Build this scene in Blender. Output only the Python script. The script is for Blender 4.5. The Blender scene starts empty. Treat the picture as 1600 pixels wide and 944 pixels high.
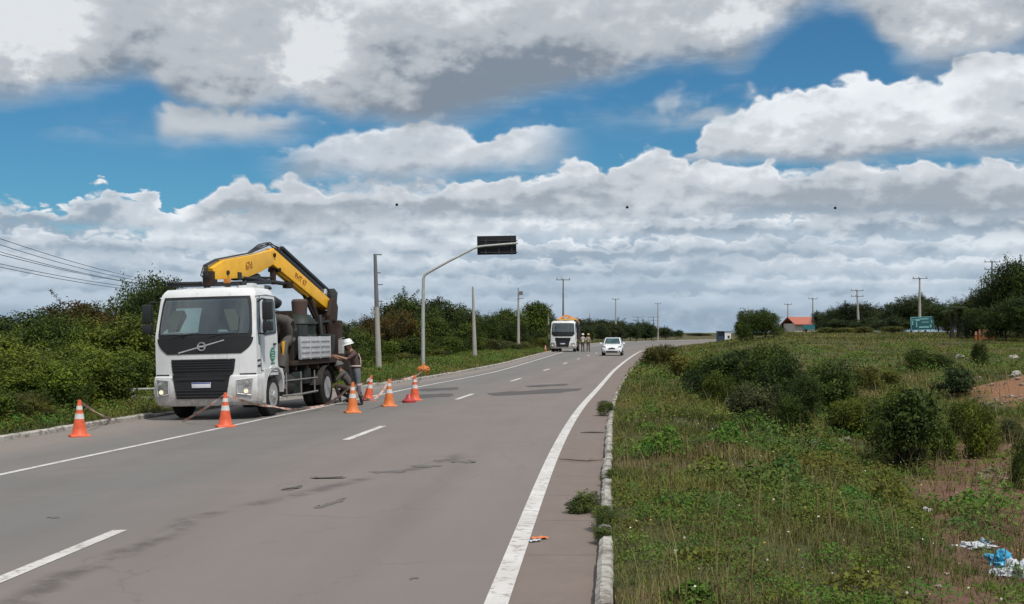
import bpy, bmesh, math, random
import numpy as np
from mathutils import Vector, Matrix, noise as mnoise
random.seed(7)
R = math.radians
PI = math.pi
scene = bpy.context.scene
COL = scene.collection

# ---------------------------------------------------------------- camera
F_PX = 1900.0                       # focal length in pixels of the 1600 px wide photograph
CAM_H = 1.9
cam_data = bpy.data.cameras.new('camera')
cam_data.sensor_width = 36.0
cam_data.lens = F_PX / 1600 * 36
cam_data.shift_y = 48 / 1600
cam_data.clip_start = 0.1
cam_data.clip_end = 12000
cam = bpy.data.objects.new('camera', cam_data)
COL.objects.link(cam)
cam.location = (0, 0, CAM_H)
cam.rotation_euler = (R(90), 0, 0)
scene.camera = cam

# ---------------------------------------------------------------- exposure
vs = scene.view_settings
scene.display_settings.display_device = 'sRGB'
vs.view_transform = 'Standard'
vs.look = 'None'
vs.exposure = 0.26
vs.gamma = 1.0
vs.use_curve_mapping = False
scene.cycles.use_denoising = True
scene.cycles.max_bounces = 6
scene.cycles.transparent_max_bounces = 6

SUN_EL = R(58)
SUN_AZ = R(146)                     # compass style: 0 = +Y, clockwise; to the right and a little behind the camera
# ---------------------------------------------------------------- sun
sd = bpy.data.lights.new('sun', 'SUN')
sd.energy = 3.1
sd.angle = R(2.5)
sd.color = (1.0, 0.95, 0.88)
sun = bpy.data.objects.new('sun', sd)
COL.objects.link(sun)
sdir = Vector((math.sin(SUN_AZ) * math.cos(SUN_EL), math.cos(SUN_AZ) * math.cos(SUN_EL), math.sin(SUN_EL)))
sun.rotation_euler = sdir.to_track_quat('Z', 'Y').to_euler()
sun.location = (0, 0, 60)

# ---------------------------------------------------------------- node helper
class NT:
    def __init__(s, tree):
        s.t = tree; s.n = tree.nodes; s.l = tree.links
    def set(s, sock, v):
        if v is None: return
        if isinstance(v, bpy.types.NodeSocket): s.l.new(v, sock)
        else: sock.default_value = v
    def node(s, typ, **kw):
        n = s.n.new(typ)
        for k, v in kw.items(): setattr(n, k, v)
        return n
    def m(s, op, a, b=None, c=None, clamp=False):
        n = s.node('ShaderNodeMath', operation=op, use_clamp=clamp)
        s.set(n.inputs[0], a)
        if b is not None: s.set(n.inputs[1], b)
        if c is not None: s.set(n.inputs[2], c)
        return n.outputs[0]
    def mr(s, v, a, b, c=0.0, d=1.0, smooth=False):
        n = s.node('ShaderNodeMapRange', interpolation_type='SMOOTHSTEP' if smooth else 'LINEAR')
        for k, x in zip(range(5), (v, a, b, c, d)): s.set(n.inputs[k], x)
        return n.outputs[0]
    def mix(s, f, a, b, blend='MIX'):
        n = s.node('ShaderNodeMix', data_type='RGBA', blend_type=blend)
        s.set(n.inputs[0], f); s.set(n.inputs[6], a); s.set(n.inputs[7], b)
        return n.outputs[2]
    def mixf(s, f, a, b):
        n = s.node('ShaderNodeMix', data_type='FLOAT')
        s.set(n.inputs[0], f); s.set(n.inputs[2], a); s.set(n.inputs[3], b)
        return n.outputs[0]
    def xyz(s, x, y, z=0.0):
        n = s.node('ShaderNodeCombineXYZ')
        s.set(n.inputs[0], x); s.set(n.inputs[1], y); s.set(n.inputs[2], z)
        return n.outputs[0]
    def sep(s, v):
        n = s.node('ShaderNodeSeparateXYZ'); s.set(n.inputs[0], v)
        return n.outputs
    def noise(s, vec, scale, detail=4, rough=0.5, dist=0.0, lac=2.0):
        n = s.node('ShaderNodeTexNoise')
        if vec is not None: s.set(n.inputs['Vector'], vec)
        s.set(n.inputs['Scale'], scale); s.set(n.inputs['Detail'], detail); s.set(n.inputs['Roughness'], rough)
        s.set(n.inputs['Distortion'], dist); s.set(n.inputs['Lacunarity'], lac)
        return n.outputs['Fac']
    def voro(s, vec, scale, detail=0, rough=0.5, feature='F1', smooth=None, out='Distance'):
        n = s.node('ShaderNodeTexVoronoi', feature=feature)
        if vec is not None: s.set(n.inputs['Vector'], vec)
        s.set(n.inputs['Scale'], scale)
        if 'Detail' in n.inputs: s.set(n.inputs['Detail'], detail); s.set(n.inputs['Roughness'], rough)
        if smooth is not None: s.set(n.inputs['Smoothness'], smooth)
        return n.outputs[out]
    def ramp(s, f, stops, interp='LINEAR'):
        n = s.node('ShaderNodeValToRGB'); cr = n.color_ramp; cr.interpolation = interp
        while len(cr.elements) > 1: cr.elements.remove(cr.elements[-1])
        for i, (p, c) in enumerate(stops):
            e = cr.elements[0] if i == 0 else cr.elements.new(p)
            e.position = p; e.color = (*c, 1) if len(c) == 3 else c
        s.set(n.inputs[0], f)
        return n.outputs[0]
    def vm(s, op, a, b=None, scale=None):
        n = s.node('ShaderNodeVectorMath', operation=op)
        s.set(n.inputs[0], a)
        if b is not None: s.set(n.inputs[1], b)
        if scale is not None: s.set(n.inputs['Scale'], scale)
        return n.outputs[0]
    def curve(s, f, pts):
        n = s.node('ShaderNodeFloatCurve'); c = n.mapping.curves[0]
        c.points[0].location = pts[0]; c.points[1].location = pts[-1]
        for p in pts[1:-1]: c.points.new(*p)
        n.mapping.update()
        s.set(n.inputs['Value'], f)
        return n.outputs[0]

# ---------------------------------------------------------------- world: clear sky plus rows of cumulus
def build_world():
    w = bpy.data.worlds.new('World'); scene.world = w; w.use_nodes = True
    w.node_tree.nodes.clear()
    t = NT(w.node_tree)
    sky = t.node('ShaderNodeTexSky', sky_type='NISHITA', sun_disc=False)
    sky.sun_elevation = SUN_EL; sky.sun_rotation = SUN_AZ
    sky.air_density = 1.0; sky.dust_density = 0.3; sky.ozone_density = 4.0
    d = t.sep(t.node('ShaderNodeTexCoord').outputs['Generated'])
    az = t.m('ARCTAN2', d[0], d[1])
    hyp = t.m('SQRT', t.m('ADD', t.m('MULTIPLY', d[0], d[0]), t.m('MULTIPLY', d[1], d[1])))
    el = t.m('ARCTAN2', d[2], hyp)
    def P(stretch, seed):                      # a flat chart of directions, shifted per use
        return t.xyz(t.m('ADD', az, seed), t.m('MULTIPLY', el, stretch))
    def n2(vec, scale, detail, rough, color=False):
        n = t.node('ShaderNodeTexNoise', noise_dimensions='2D')
        t.set(n.inputs['Vector'], vec); t.set(n.inputs['Scale'], scale); t.set(n.inputs['Detail'], detail); t.set(n.inputs['Roughness'], rough)
        return n.outputs['Color' if color else 'Fac']
    def billow(scale, seed, stretch=1.3):
        v = P(stretch, seed)
        c = n2(v, scale * .8, 3, .5, True)
        v2 = t.vm('ADD', v, t.vm('SCALE', t.vm('SUBTRACT', c, (.5, .5, .5)), scale=1.1 / scale))
        n = t.node('ShaderNodeTexVoronoi', feature='SMOOTH_F1', voronoi_dimensions='2D')
        t.set(n.inputs['Vector'], v2); t.set(n.inputs['Scale'], scale); t.set(n.inputs['Detail'], 2); t.set(n.inputs['Roughness'], .55)
        t.set(n.inputs['Smoothness'], .4)
        return n.outputs['Distance']
    bA = billow(22, 11.3)
    bB = billow(40, 24.1, 1.8)
    fine = n2(P(1.5, 9.0), 60, 5, .55)
    wide = n2(P(2.2, 3.3), 11, 5, .55)
    # shading lumps: a noise compared with a copy shifted towards the light
    def lump(scale, seed, k, det=3.5):
        a = n2(P(1.7, seed), scale, det, .5)
        b = n2(t.xyz(t.m('ADD', az, seed - .010 * 18 / scale), t.m('MULTIPLY', t.m('ADD', el, .018 * 18 / scale), 1.7)), scale, det, .5)
        return t.m('MULTIPLY', t.m('SUBTRACT', a, b), k)
    lumps = t.m('ADD', t.m('ADD', lump(9, 2.2, 1.3), lump(26, 6.6, 1.0)), lump(64, 9.1, .55, 3))
    U = t.m('ADD', t.m('MULTIPLY', az, 1.1875), .5)
    cs = lambda p: .5 + 1.1875 * math.atan((p[0] - 800) / F_PX)
    def ce(p):
        a = math.atan((p[0] - 800) / F_PX)
        return math.atan((520 - p[1]) / F_PX * math.cos(a))
    def line(pts):
        q = [(max(0.0, min(1.0, cs(p))), ce(p)) for p in pts]
        return t.curve(U, q)
    # haze band towards the horizon
    streak = n2(P(7.0, 1.0), 9, 5, .55)
    streak2 = n2(P(6.0, 7.0), 22, 5, .6)
    blue_grey = (.262, .360, .476, 1); pale = (.37, .445, .52, 1); grey = (.215, .285, .365, 1)
    hcol = t.mix(t.mr(streak, .42, .62, smooth=True), grey, pale)
    hcol = t.mix(t.mr(streak2, .5, .68, 0, .55, True), hcol, (.48, .545, .61, 1))
    hcol = t.mix(t.mr(el, .0, .06, .85, .0, True), hcol, blue_grey)
    skyfac = t.mr(el, .055, .10, 1.0, 0.0, True)            # haze cover near the horizon
    col = hcol; cover = skyfac
    # each row: top outline, bottom outline (photo pixels of the silhouette, turned into directions), colours
    W = (.74, .76, .78); L = (.48, .53, .58); G = (.25, .31, .375); D = (.15, .20, .26)
    def row(top, bot, topc, botc, amp=.02, soft=.006, bsoft=.03, b=bA, power=1.0, lk=1.0, thick=None, along=None, spots=()):
        nonlocal col, cover
        T = line(top); B = line(bot)
        bump = t.m('MULTIPLY', t.m('SUBTRACT', .62, b), amp)
        bump = t.m('ADD', bump, t.m('MULTIPLY', t.m('SUBTRACT', fine, .5), amp * .5))
        bump = t.m('ADD', bump, t.m('MULTIPLY', t.m('SUBTRACT', wide, .5), amp * .9))
        e = el
        dt = t.m('SUBTRACT', t.m('ADD', T, bump), e)
        db = t.m('ADD', t.m('SUBTRACT', e, B), t.m('MULTIPLY', t.m('SUBTRACT', wide, .5), bsoft * 1.2))
        mt = t.mr(dt, 0, soft, smooth=True)
        mb = t.mr(db, -bsoft * .5, bsoft * .5, smooth=True)
        mask = t.m('MULTIPLY', mt, mb)
        if along: mask = t.m('MULTIPLY', mask, t.curve(U, [(max(0.0, min(1.0, cs((x, 0)))), y) for x, y in along]))
        h = t.m('DIVIDE', t.m('SUBTRACT', e, B), t.m('MAXIMUM', t.m('SUBTRACT', T, B), .004) if thick is None else thick)
        h = t.m('POWER', t.m('MAXIMUM', h, 0.0), power)
        h = t.m('ADD', t.m('MULTIPLY_ADD', h, .80, .07), t.m('MULTIPLY', lumps, lk * .8))
        h = t.m('ADD', h, t.m('MULTIPLY', t.m('SUBTRACT', wide, .5), .35))
        rim = t.mr(dt, 0, .010, .42, 0, True)
        h = t.m('ADD', h, rim)
        for (px, py, rx, ry, k) in spots:       # brighter or greyer swellings of this cloud
            ax = math.atan((px - 800) / F_PX); ey = ce((px, py))
            q = t.m('ADD', t.m('POWER', t.m('DIVIDE', t.m('SUBTRACT', az, ax), rx / F_PX), 2.0), t.m('POWER', t.m('DIVIDE', t.m('SUBTRACT', el, ey), ry / F_PX), 2.0))
            q = t.m('ADD', q, t.m('MULTIPLY', t.m('ADD', t.m('SUBTRACT', fine, .5), t.m('SUBTRACT', wide, .5)), 2.4))
            h = t.m('ADD', h, t.m('MULTIPLY', t.m('POWER', 2.718, t.m('MULTIPLY', q, -1.0)), k))
        c = t.ramp(h, [(0, botc), (.45, tuple((x * .5 + y * .5) for x, y in zip(botc, topc))), (.95, topc)], 'EASE')
        col = t.mix(mask, col, c)
        cover = t.m('MAXIMUM', cover, mask)
    build_rows(row, W, L, G, D, bA, bB)
    # straight above and behind: a mostly closed cloud deck
    over = t.mr(t.m('ADD', el, t.m('MULTIPLY', t.m('SUBTRACT', wide, .5), .12)), .26, .34, smooth=True)
    oc = t.ramp(t.noise(t.xyz(d[0], d[1], 2.0), 3.0, 5, .55), [(.3, G), (.5, L), (.7, W)])
    col = t.mix(over, col, oc); cover = t.m('MAXIMUM', cover, t.m('MULTIPLY', over, .86))
    # below the horizon: the colour of far ground
    below = t.mr(el, -.02, -.002, 1.0, 0.0)
    col = t.mix(below, col, (.06, .07, .05, 1))
    cover = t.m('MAXIMUM', cover, below)
    bg1 = t.node('ShaderNodeBackground'); bg2 = t.node('ShaderNodeBackground')
    tint = t.mix(1.0, sky.outputs[0], (.31, .64, .77, 1), 'MULTIPLY')
    t.set(bg1.inputs[0], tint); bg1.inputs[1].default_value = .085
    t.set(bg2.inputs[0], col); bg2.inputs[1].default_value = 1.0
    mx = t.node('ShaderNodeMixShader')
    t.set(mx.inputs[0], cover); t.l.new(bg1.outputs[0], mx.inputs[1]); t.l.new(bg2.outputs[0], mx.inputs[2])
    out = t.node('ShaderNodeOutputWorld')
    t.l.new(mx.outputs[0], out.inputs[0])
    w.cycles.sampling_method = 'MANUAL'; w.cycles.sample_map_resolution = 512

def build_rows(row, W, L, G, D, bA, bB):
    # far to near
    row([(0, 318), (300, 325), (400, 300), (520, 268), (600, 262), (880, 280), (1000, 262), (1600, 245)],
        [(0, 560), (1600, 560)], (.47, .545, .62), (.255, .335, .42), amp=.014, soft=.014, bsoft=.02, b=bB, lk=1.0, thick=.16)
    row([(0, 440), (400, 446), (700, 455), (1000, 448), (1300, 452), (1600, 440)],
        [(0, 486), (400, 488), (800, 488), (1200, 488), (1600, 482)], (.47, .545, .625), (.33, .41, .50), amp=.008, bsoft=.014, b=bB, lk=.6)
    row([(0, 412), (200, 418), (400, 410), (700, 424), (1000, 418), (1300, 426), (1600, 412)],
        [(0, 456), (400, 456), (800, 462), (1200, 460), (1600, 452)], (.54, .605, .67), (.31, .39, .475), amp=.011, bsoft=.014, b=bB, lk=.8)
    row([(0, 374), (150, 380), (300, 384), (500, 378), (640, 388), (900, 398), (1200, 390), (1400, 396), (1600, 386)],
        [(0, 424), (400, 428), (800, 434), (1200, 430), (1600, 426)], (.60, .655, .71), (.30, .375, .455), amp=.013, bsoft=.014, b=bB, lk=.9)
    row([(0, 345), (150, 352), (300, 350), (500, 352), (640, 346), (900, 368), (1200, 358), (1400, 366), (1600, 354)],
        [(0, 392), (400, 396), (800, 402), (1200, 402), (1600, 396)], (.66, .705, .75), (.28, .35, .425), amp=.015, bsoft=.014, b=bB, lk=1.0,
        along=[(0, 1), (300, 1), (420, .5), (640, 1), (1100, 1), (1250, .6), (1600, 1)])
    row([(0, 300), (60, 312), (110, 306), (140, 280), (165, 274), (200, 302), (232, 284), (262, 316), (310, 318), (600, 312), (700, 316), (900, 330), (1200, 326), (1400, 322), (1600, 312)],
        [(0, 348), (300, 366), (600, 368), (900, 366), (1200, 362), (1600, 362)], (.70, .735, .77), (.25, .315, .385), amp=.016, bsoft=.015, b=bB, lk=1.0)
    row([(0, 320), (600, 296), (760, 290), (900, 300), (1000, 292), (1200, 294), (1400, 288), (1600, 284)],
        [(0, 340), (600, 334), (900, 340), (1200, 336), (1600, 334)], (.66, .70, .74), (.26, .325, .395), amp=.016, bsoft=.014, b=bB, lk=1.0,
        along=[(0, 0), (520, 0), (660, 1), (1600, 1)])
    row([(0, 330), (270, 330), (305, 300), (345, 270), (420, 276), (500, 282), (560, 280), (620, 280), (760, 276), (860, 262), (900, 250), (960, 250), (1010, 228), (1090, 236), (1200, 248), (1300, 250), (1400, 246), (1600, 245)],
        [(0, 350), (270, 345), (420, 338), (560, 335), (760, 325), (880, 322), (1100, 322), (1300, 325), (1600, 318)], (.68, .71, .745), (.29, .335, .385), amp=.018, bsoft=.025,
        along=[(0, 0), (270, 0), (320, 1), (1600, 1)], lk=.9)
    row([(0, 205), (440, 228), (480, 212), (540, 195), (640, 182), (720, 186), (800, 195), (850, 178), (880, 176), (1600, 230)],
        [(0, 285), (470, 285), (640, 282), (760, 272), (870, 265), (1600, 250)], (.66, .69, .73), (.31, .355, .41), amp=.015, bsoft=.03,
        along=[(0, 0), (380, 0), (500, .9), (800, 1), (940, 0), (1600, 0)], lk=.9)
    row([(0, 330), (1020, 262), (1075, 222), (1120, 178), (1200, 138), (1260, 122), (1330, 110), (1400, 122), (1460, 116), (1490, 95), (1560, 72), (1600, 66)],
        [(0, 330), (1020, 262), (1100, 252), (1250, 255), (1400, 245), (1500, 240), (1600, 240)], (.72, .75, .78), (.28, .32, .37), amp=.016, bsoft=.02, power=.8,
        along=[(0, 0), (1010, 0), (1080, 1), (1600, 1)], lk=.9)
    # small soft wisps in the blue
    row([(0, 120), (1600, 90)], [(0, 175), (1600, 165)], (.48, .53, .58), (.34, .40, .46), amp=.03, soft=.03, bsoft=.03, along=[(0, 0), (760, 0), (820, .45), (900, .2), (1000, .3), (1060, .9), (1150, .9), (1230, .2), (1600, .4)], lk=.7)
    row([(0, 160), (1600, 160)], [(0, 205), (1600, 200)], (.46, .51, .57), (.38, .43, .49), amp=.03, soft=.03, bsoft=.03, along=[(0, 0), (40, 0), (100, .6), (150, .5), (180, .2), (420, .3), (500, .5), (600, .6), (860, .5), (960, 0), (1600, 0)], lk=.6)
    row([(0, 130), (1600, 130)], [(0, 198), (1600, 190)], (.50, .54, .58), (.38, .42, .47), amp=.02, soft=.015, bsoft=.025, along=[(0, 0), (50, 0), (185, .1), (225, 0), (262, 1), (420, 1), (470, .4), (560, 0), (1600, 0)], lk=.7)
    # the big near cloud across the top
    row([(0, -900), (1600, -900)],
        [(0, 152), (120, 150), (185, 128), (225, 118), (270, 150), (350, 168), (440, 168), (560, 180), (700, 188), (800, 168), (900, 142), (1000, 98), (1080, 88), (1150, 100), (1210, 60), (1290, 6), (1340, 14), (1400, 88), (1500, 100), (1600, 72)],
        (.62, .645, .67), (.185, .225, .275), amp=.045, soft=.03, bsoft=.03, power=.8, lk=.62, thick=.15,
        spots=[(20, 70, 75, 65, .55), (90, 20, 60, 50, .35), (485, 80, 58, 62, .75), (1180, 40, 140, 40, .25), (1500, 50, 90, 40, .3), (330, 130, 150, 40, .3), (760, 125, 260, 55, -.30), (1050, 30, 250, 50, .15), (620, 20, 150, 30, .2), (220, 60, 110, 35, -.15), (1500, 30, 120, 60, .1)])

build_world()
# ================================================================ materials
def new_mat(name):
    m = bpy.data.materials.new(name); m.use_nodes = True
    m.node_tree.nodes.clear()
    t = NT(m.node_tree)
    out = t.node('ShaderNodeOutputMaterial')
    return m, t, out
def principled(t, out, color, rough=.6, metal=0.0, spec=.5, normal=None, coat=0.0):
    b = t.node('ShaderNodeBsdfPrincipled')
    t.set(b.inputs['Base Color'], color if not (isinstance(color, tuple) and len(color) == 3) else (*color, 1))
    t.set(b.inputs['Roughness'], rough); t.set(b.inputs['Metallic'], metal)
    t.set(b.inputs['Specular IOR Level'], spec); t.set(b.inputs['Coat Weight'], coat)
    if normal is not None: t.set(b.inputs['Normal'], normal)
    t.l.new(b.outputs[0], out.inputs[0])
    return b
def bump(t, h, strength=.3, dist=.02):
    n = t.node('ShaderNodeBump'); n.inputs['Strength'].default_value = strength; n.inputs['Distance'].default_value = dist
    t.l.new(h, n.inputs['Height']); return n.outputs[0]
def obj_co(t): return t.node('ShaderNodeTexCoord').outputs['Object']
def world_co(t): return t.node('ShaderNodeNewGeometry').outputs['Position']
MATS = {}
def mat(name, color, rough=.6, metal=0.0, spec=.5, dirt=0.0, dirt_col=(.16, .12, .08), scale=3.0, var=.12, coat=0.0, bumps=0.0):
    """plain surface with uneven tone and, if asked, dirt in patches of its own shape"""
    if name in MATS: return MATS[name]
    m, t, out = new_mat(name); co = obj_co(t)
    n = t.noise(co, scale, 5, .6)
    c = t.mix(t.mr(n, .3, .7), tuple(x * (1 - var) for x in color) + (1,), tuple(min(1, x * (1 + var)) for x in color) + (1,))
    if dirt:
        d = t.noise(co, scale * 2.3, 6, .65)
        c = t.mix(t.mr(d, .62 - dirt * .25, .80 - dirt * .15, 0, min(.9, dirt + .25), True), c, (*dirt_col, 1))
    nrm = bump(t, t.noise(co, scale * 12, 4, .6), bumps, .01) if bumps else None
    principled(t, out, c, t.mr(n, .2, .8, rough * .85, min(1, rough * 1.15)), metal, spec, nrm, coat)
    MATS[name] = m; return m
def leaf_material(name, use_attr, trans=.22, rough=.55):
    m, t, out = new_mat(name)
    if use_attr:
        a = t.node('ShaderNodeAttribute', attribute_name='tint'); c = a.outputs['Color']
    else:
        a = t.node('ShaderNodeAttribute', attribute_name='tint')
        oi = t.node('ShaderNodeObjectInfo')
        c = t.mix(1.0, oi.outputs['Color'], a.outputs['Color'], 'MULTIPLY')
    p = t.node('ShaderNodeBsdfPrincipled'); t.set(p.inputs['Base Color'], c)
    p.inputs['Roughness'].default_value = rough; p.inputs['Specular IOR Level'].default_value = .12
    tr = t.node('ShaderNodeBsdfTranslucent'); t.set(tr.inputs['Color'], c)
    mx = t.node('ShaderNodeMixShader'); mx.inputs[0].default_value = trans
    t.l.new(p.outputs[0], mx.inputs[1]); t.l.new(tr.outputs[0], mx.inputs[2]); t.l.new(mx.outputs[0], out.inputs[0])
    return m
LEAF = leaf_material('leaves', False)
GRASS = leaf_material('grass_blades', True)

# ================================================================ object helpers
def tag(o, label=None, cat=None, group=None, kind=None):
    if label: o['label'] = label
    if cat: o['category'] = cat
    if group: o['group'] = group
    if kind: o['kind'] = kind
    return o
def empty(name, loc, rz=0.0, label=None, cat=None, group=None):
    o = bpy.data.objects.new(name, None); COL.objects.link(o)
    o.location = loc; o.rotation_euler = (0, 0, rz); o.empty_display_size = .3
    return tag(o, label, cat, group)
def link_mesh(name, me, material=None, parent=None):
    o = bpy.data.objects.new(name, me); COL.objects.link(o)
    if material is not None:
        for mm in (material if isinstance(material, (list, tuple)) else [material]): me.materials.append(mm)
    if parent is not None: o.parent = parent
    return o
def np_mesh(name, verts, faces, nper, tint=None):
    """fast mesh from arrays; every face has nper corners"""
    me = bpy.data.meshes.new(name)
    nv, nf = len(verts), len(faces)
    me.vertices.add(nv); me.vertices.foreach_set('co', np.asarray(verts, np.float32).ravel())
    me.loops.add(nf * nper); me.loops.foreach_set('vertex_index', np.asarray(faces, np.int32).ravel())
    me.polygons.add(nf); me.polygons.foreach_set('loop_start', np.arange(0, nf * nper, nper, dtype=np.int32))
    me.update(calc_edges=True)
    if tint is not None:
        at_ = me.attributes.new('tint', 'FLOAT_COLOR', 'FACE')
        c = np.ones((nf, 4), np.float32); c[:, :3] = tint
        at_.data.foreach_set('color', c.ravel())
    return me
class MB:
    """collects shapes of one part"""
    def __init__(s): s.bm = bmesh.new()
    def _add(s, verts, faces, M=None, mi=0):
        vs_ = [s.bm.verts.new(M @ Vector(v) if M is not None else Vector(v)) for v in verts]
        for f in faces:
            try:
                fc = s.bm.faces.new([vs_[i] for i in f]); fc.material_index = mi
            except ValueError: pass
        return s
    def box(s, c, size, rot=None, taper=1.0, mi=0):
        x, y, z = (q / 2 for q in size)
        v = [(-x, -y, -z), (x, -y, -z), (x, y, -z), (-x, y, -z), (-x * taper, -y * taper, z), (x * taper, -y * taper, z), (x * taper, y * taper, z), (-x * taper, y * taper, z)]
        M = Matrix.Translation(c)
        if rot: M = M @ Matrix.Rotation(rot[0], 4, 'X') @ Matrix.Rotation(rot[1], 4, 'Y') @ Matrix.Rotation(rot[2], 4, 'Z')
        return s._add(v, [(3, 2, 1, 0), (4, 5, 6, 7), (0, 1, 5, 4), (1, 2, 6, 5), (2, 3, 7, 6), (3, 0, 4, 7)], M, mi)
    def beam(s, p0, p1, w, h, mi=0):
        """rectangular bar between two points; h is measured upwards, w sideways"""
        p0, p1 = Vector(p0), Vector(p1); d = p1 - p0; L = d.length; d.normalize()
        up = Vector((0, 0, 1)) if abs(d.z) < .98 else Vector((0, 1, 0))
        sd_ = d.cross(up).normalized(); up = sd_.cross(d)
        v = []
        for p in (p0, p1):
            for a, b in ((-1, -1), (1, -1), (1, 1), (-1, 1)): v.append(p + sd_ * a * w / 2 + up * b * h / 2)
        return s._add(v, [(3, 2, 1, 0), (4, 5, 6, 7), (0, 1, 5, 4), (1, 2, 6, 5), (2, 3, 7, 6), (3, 0, 4, 7)], None, mi)
    def tube(s, pts, r, n=8, cap=True, mi=0):
        pts = [Vector(p) for p in pts]; rs = r if isinstance(r, (list, tuple)) else [r] * len(pts)
        rings = []; prev = None
        for i, p in enumerate(pts):
            d = (pts[min(i + 1, len(pts) - 1)] - pts[max(i - 1, 0)]).normalized()
            if prev is None:
                a = d.cross(Vector((0, 0, 1)) if abs(d.z) < .9 else Vector((1, 0, 0))).normalized()
            else:
                a = (prev - d * prev.dot(d)).normalized()
            prev = a; b = d.cross(a)
            rings.append([s.bm.verts.new(p + (a * math.cos(2 * PI * k / n) + b * math.sin(2 * PI * k / n)) * rs[i]) for k in range(n)])
        for i in range(len(rings) - 1):
            for k in range(n):
                f = s.bm.faces.new((rings[i][k], rings[i][(k + 1) % n], rings[i + 1][(k + 1) % n], rings[i + 1][k])); f.material_index = mi
        if cap:
            f = s.bm.faces.new(rings[0][::-1]); f.material_index = mi
            f = s.bm.faces.new(rings[-1]); f.material_index = mi
        return s
    def lathe(s, prof, c=(0, 0, 0), axis='Z', n=24, mi=0, cap=True):
        """prof = [(radius, height)]"""
        c = Vector(c); rings = []
        for r, h in prof:
            ring = []
            for k in range(n):
                a = 2 * PI * k / n; u, v = r * math.cos(a), r * math.sin(a)
                q = {'Z': (u, v, h), 'X': (h, u, v), 'Y': (u, h, v)}[axis]
                ring.append(s.bm.verts.new(c + Vector(q)))
            rings.append(ring)
        for i in range(len(rings) - 1):
            for k in range(n):
                f = s.bm.faces.new((rings[i][k], rings[i][(k + 1) % n], rings[i + 1][(k + 1) % n], rings[i + 1][k])); f.material_index = mi
        if cap:
            for rr in (rings[0], rings[-1]):
                f = s.bm.faces.new(rr); f.material_index = mi
        return s
    def prism(s, poly, axis, a0, a1, mi=0):
        """polygon of 2D points pulled along an axis from a0 to a1 (X: (y,z), Y: (x,z), Z: (x,y))"""
        def q(p, h): return {'X': (h, p[0], p[1]), 'Y': (p[0], h, p[1]), 'Z': (p[0], p[1], h)}[axis]
        n = len(poly)
        v = [q(p, a0) for p in poly] + [q(p, a1) for p in poly]
        fs = [tuple(range(n))[::-1], tuple(range(n, 2 * n))] + [(i, (i + 1) % n, n + (i + 1) % n, n + i) for i in range(n)]
        return s._add(v, fs, None, mi)
    def grid(s, fn, nu, nv, mi=0):
        """surface fn(u, v) with u, v in 0..1"""
        vv = [[s.bm.verts.new(Vector(fn(i / nu, j / nv))) for i in range(nu + 1)] for j in range(nv + 1)]
        for j in range(nv):
            for i in range(nu):
                f = s.bm.faces.new((vv[j][i], vv[j][i + 1], vv[j + 1][i + 1], vv[j + 1][i])); f.material_index = mi
        return s
    def blob(s, c, r, seg=12, lump=0.0, seed=0, mi=0):
        c = Vector(c); r = r if isinstance(r, (list, tuple)) else (r, r, r)
        b = bmesh.ops.create_icosphere(s.bm, subdivisions=3 if seg > 10 else 2, radius=1.0)
        for v in b['verts']:
            k = 1 + lump * (mnoise.noise(v.co * 1.7 + Vector((seed, seed * .7, 3))) + .5 * mnoise.noise(v.co * 4 + Vector((seed, 1, 3))))
            v.co = Vector((v.co.x * r[0], v.co.y * r[1], v.co.z * r[2])) * k + c
        return s
    def build(s, name, material=None, parent=None, bevel=0.0, seg=2, angle=35, loc=None):
        bmesh.ops.remove_doubles(s.bm, verts=s.bm.verts, dist=1e-5)
        bmesh.ops.recalc_face_normals(s.bm, faces=s.bm.faces)
        if bevel:
            ed = [e for e in s.bm.edges if len(e.link_faces) == 2 and e.calc_face_angle(0) > R(28)]
            bmesh.ops.bevel(s.bm, geom=ed, offset=bevel, segments=seg, affect='EDGES', profile=.6, clamp_overlap=True)
        me = bpy.data.meshes.new(name); s.bm.to_mesh(me); s.bm.free()
        me.polygons.foreach_set('use_smooth', [True] * len(me.polygons))
        me.set_sharp_from_angle(angle=R(angle))
        o = link_mesh(name, me, material, parent)
        if loc: o.location = loc
        return o
def text_obj(name, body, size, material, parent, loc, rot, extrude=.002, align='CENTER', bold=True):
    cu = bpy.data.curves.new(name, 'FONT'); cu.body = body; cu.size = size; cu.extrude = extrude
    cu.align_x = align; cu.align_y = 'CENTER'
    if bold: cu.offset = size * .02
    tmp = bpy.data.objects.new('tmp', cu)
    me = bpy.data.meshes.new_from_object(tmp)
    bpy.data.objects.remove(tmp); bpy.data.curves.remove(cu)
    o = link_mesh(name, me, material, parent); o.location = loc; o.rotation_euler = rot
    return o
def copy_tree(o, parent=None):
    c = o.copy(); COL.objects.link(c)
    if parent is not None: c.parent = parent
    for ch in list(o.children): copy_tree(ch, c)
    return c

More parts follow.
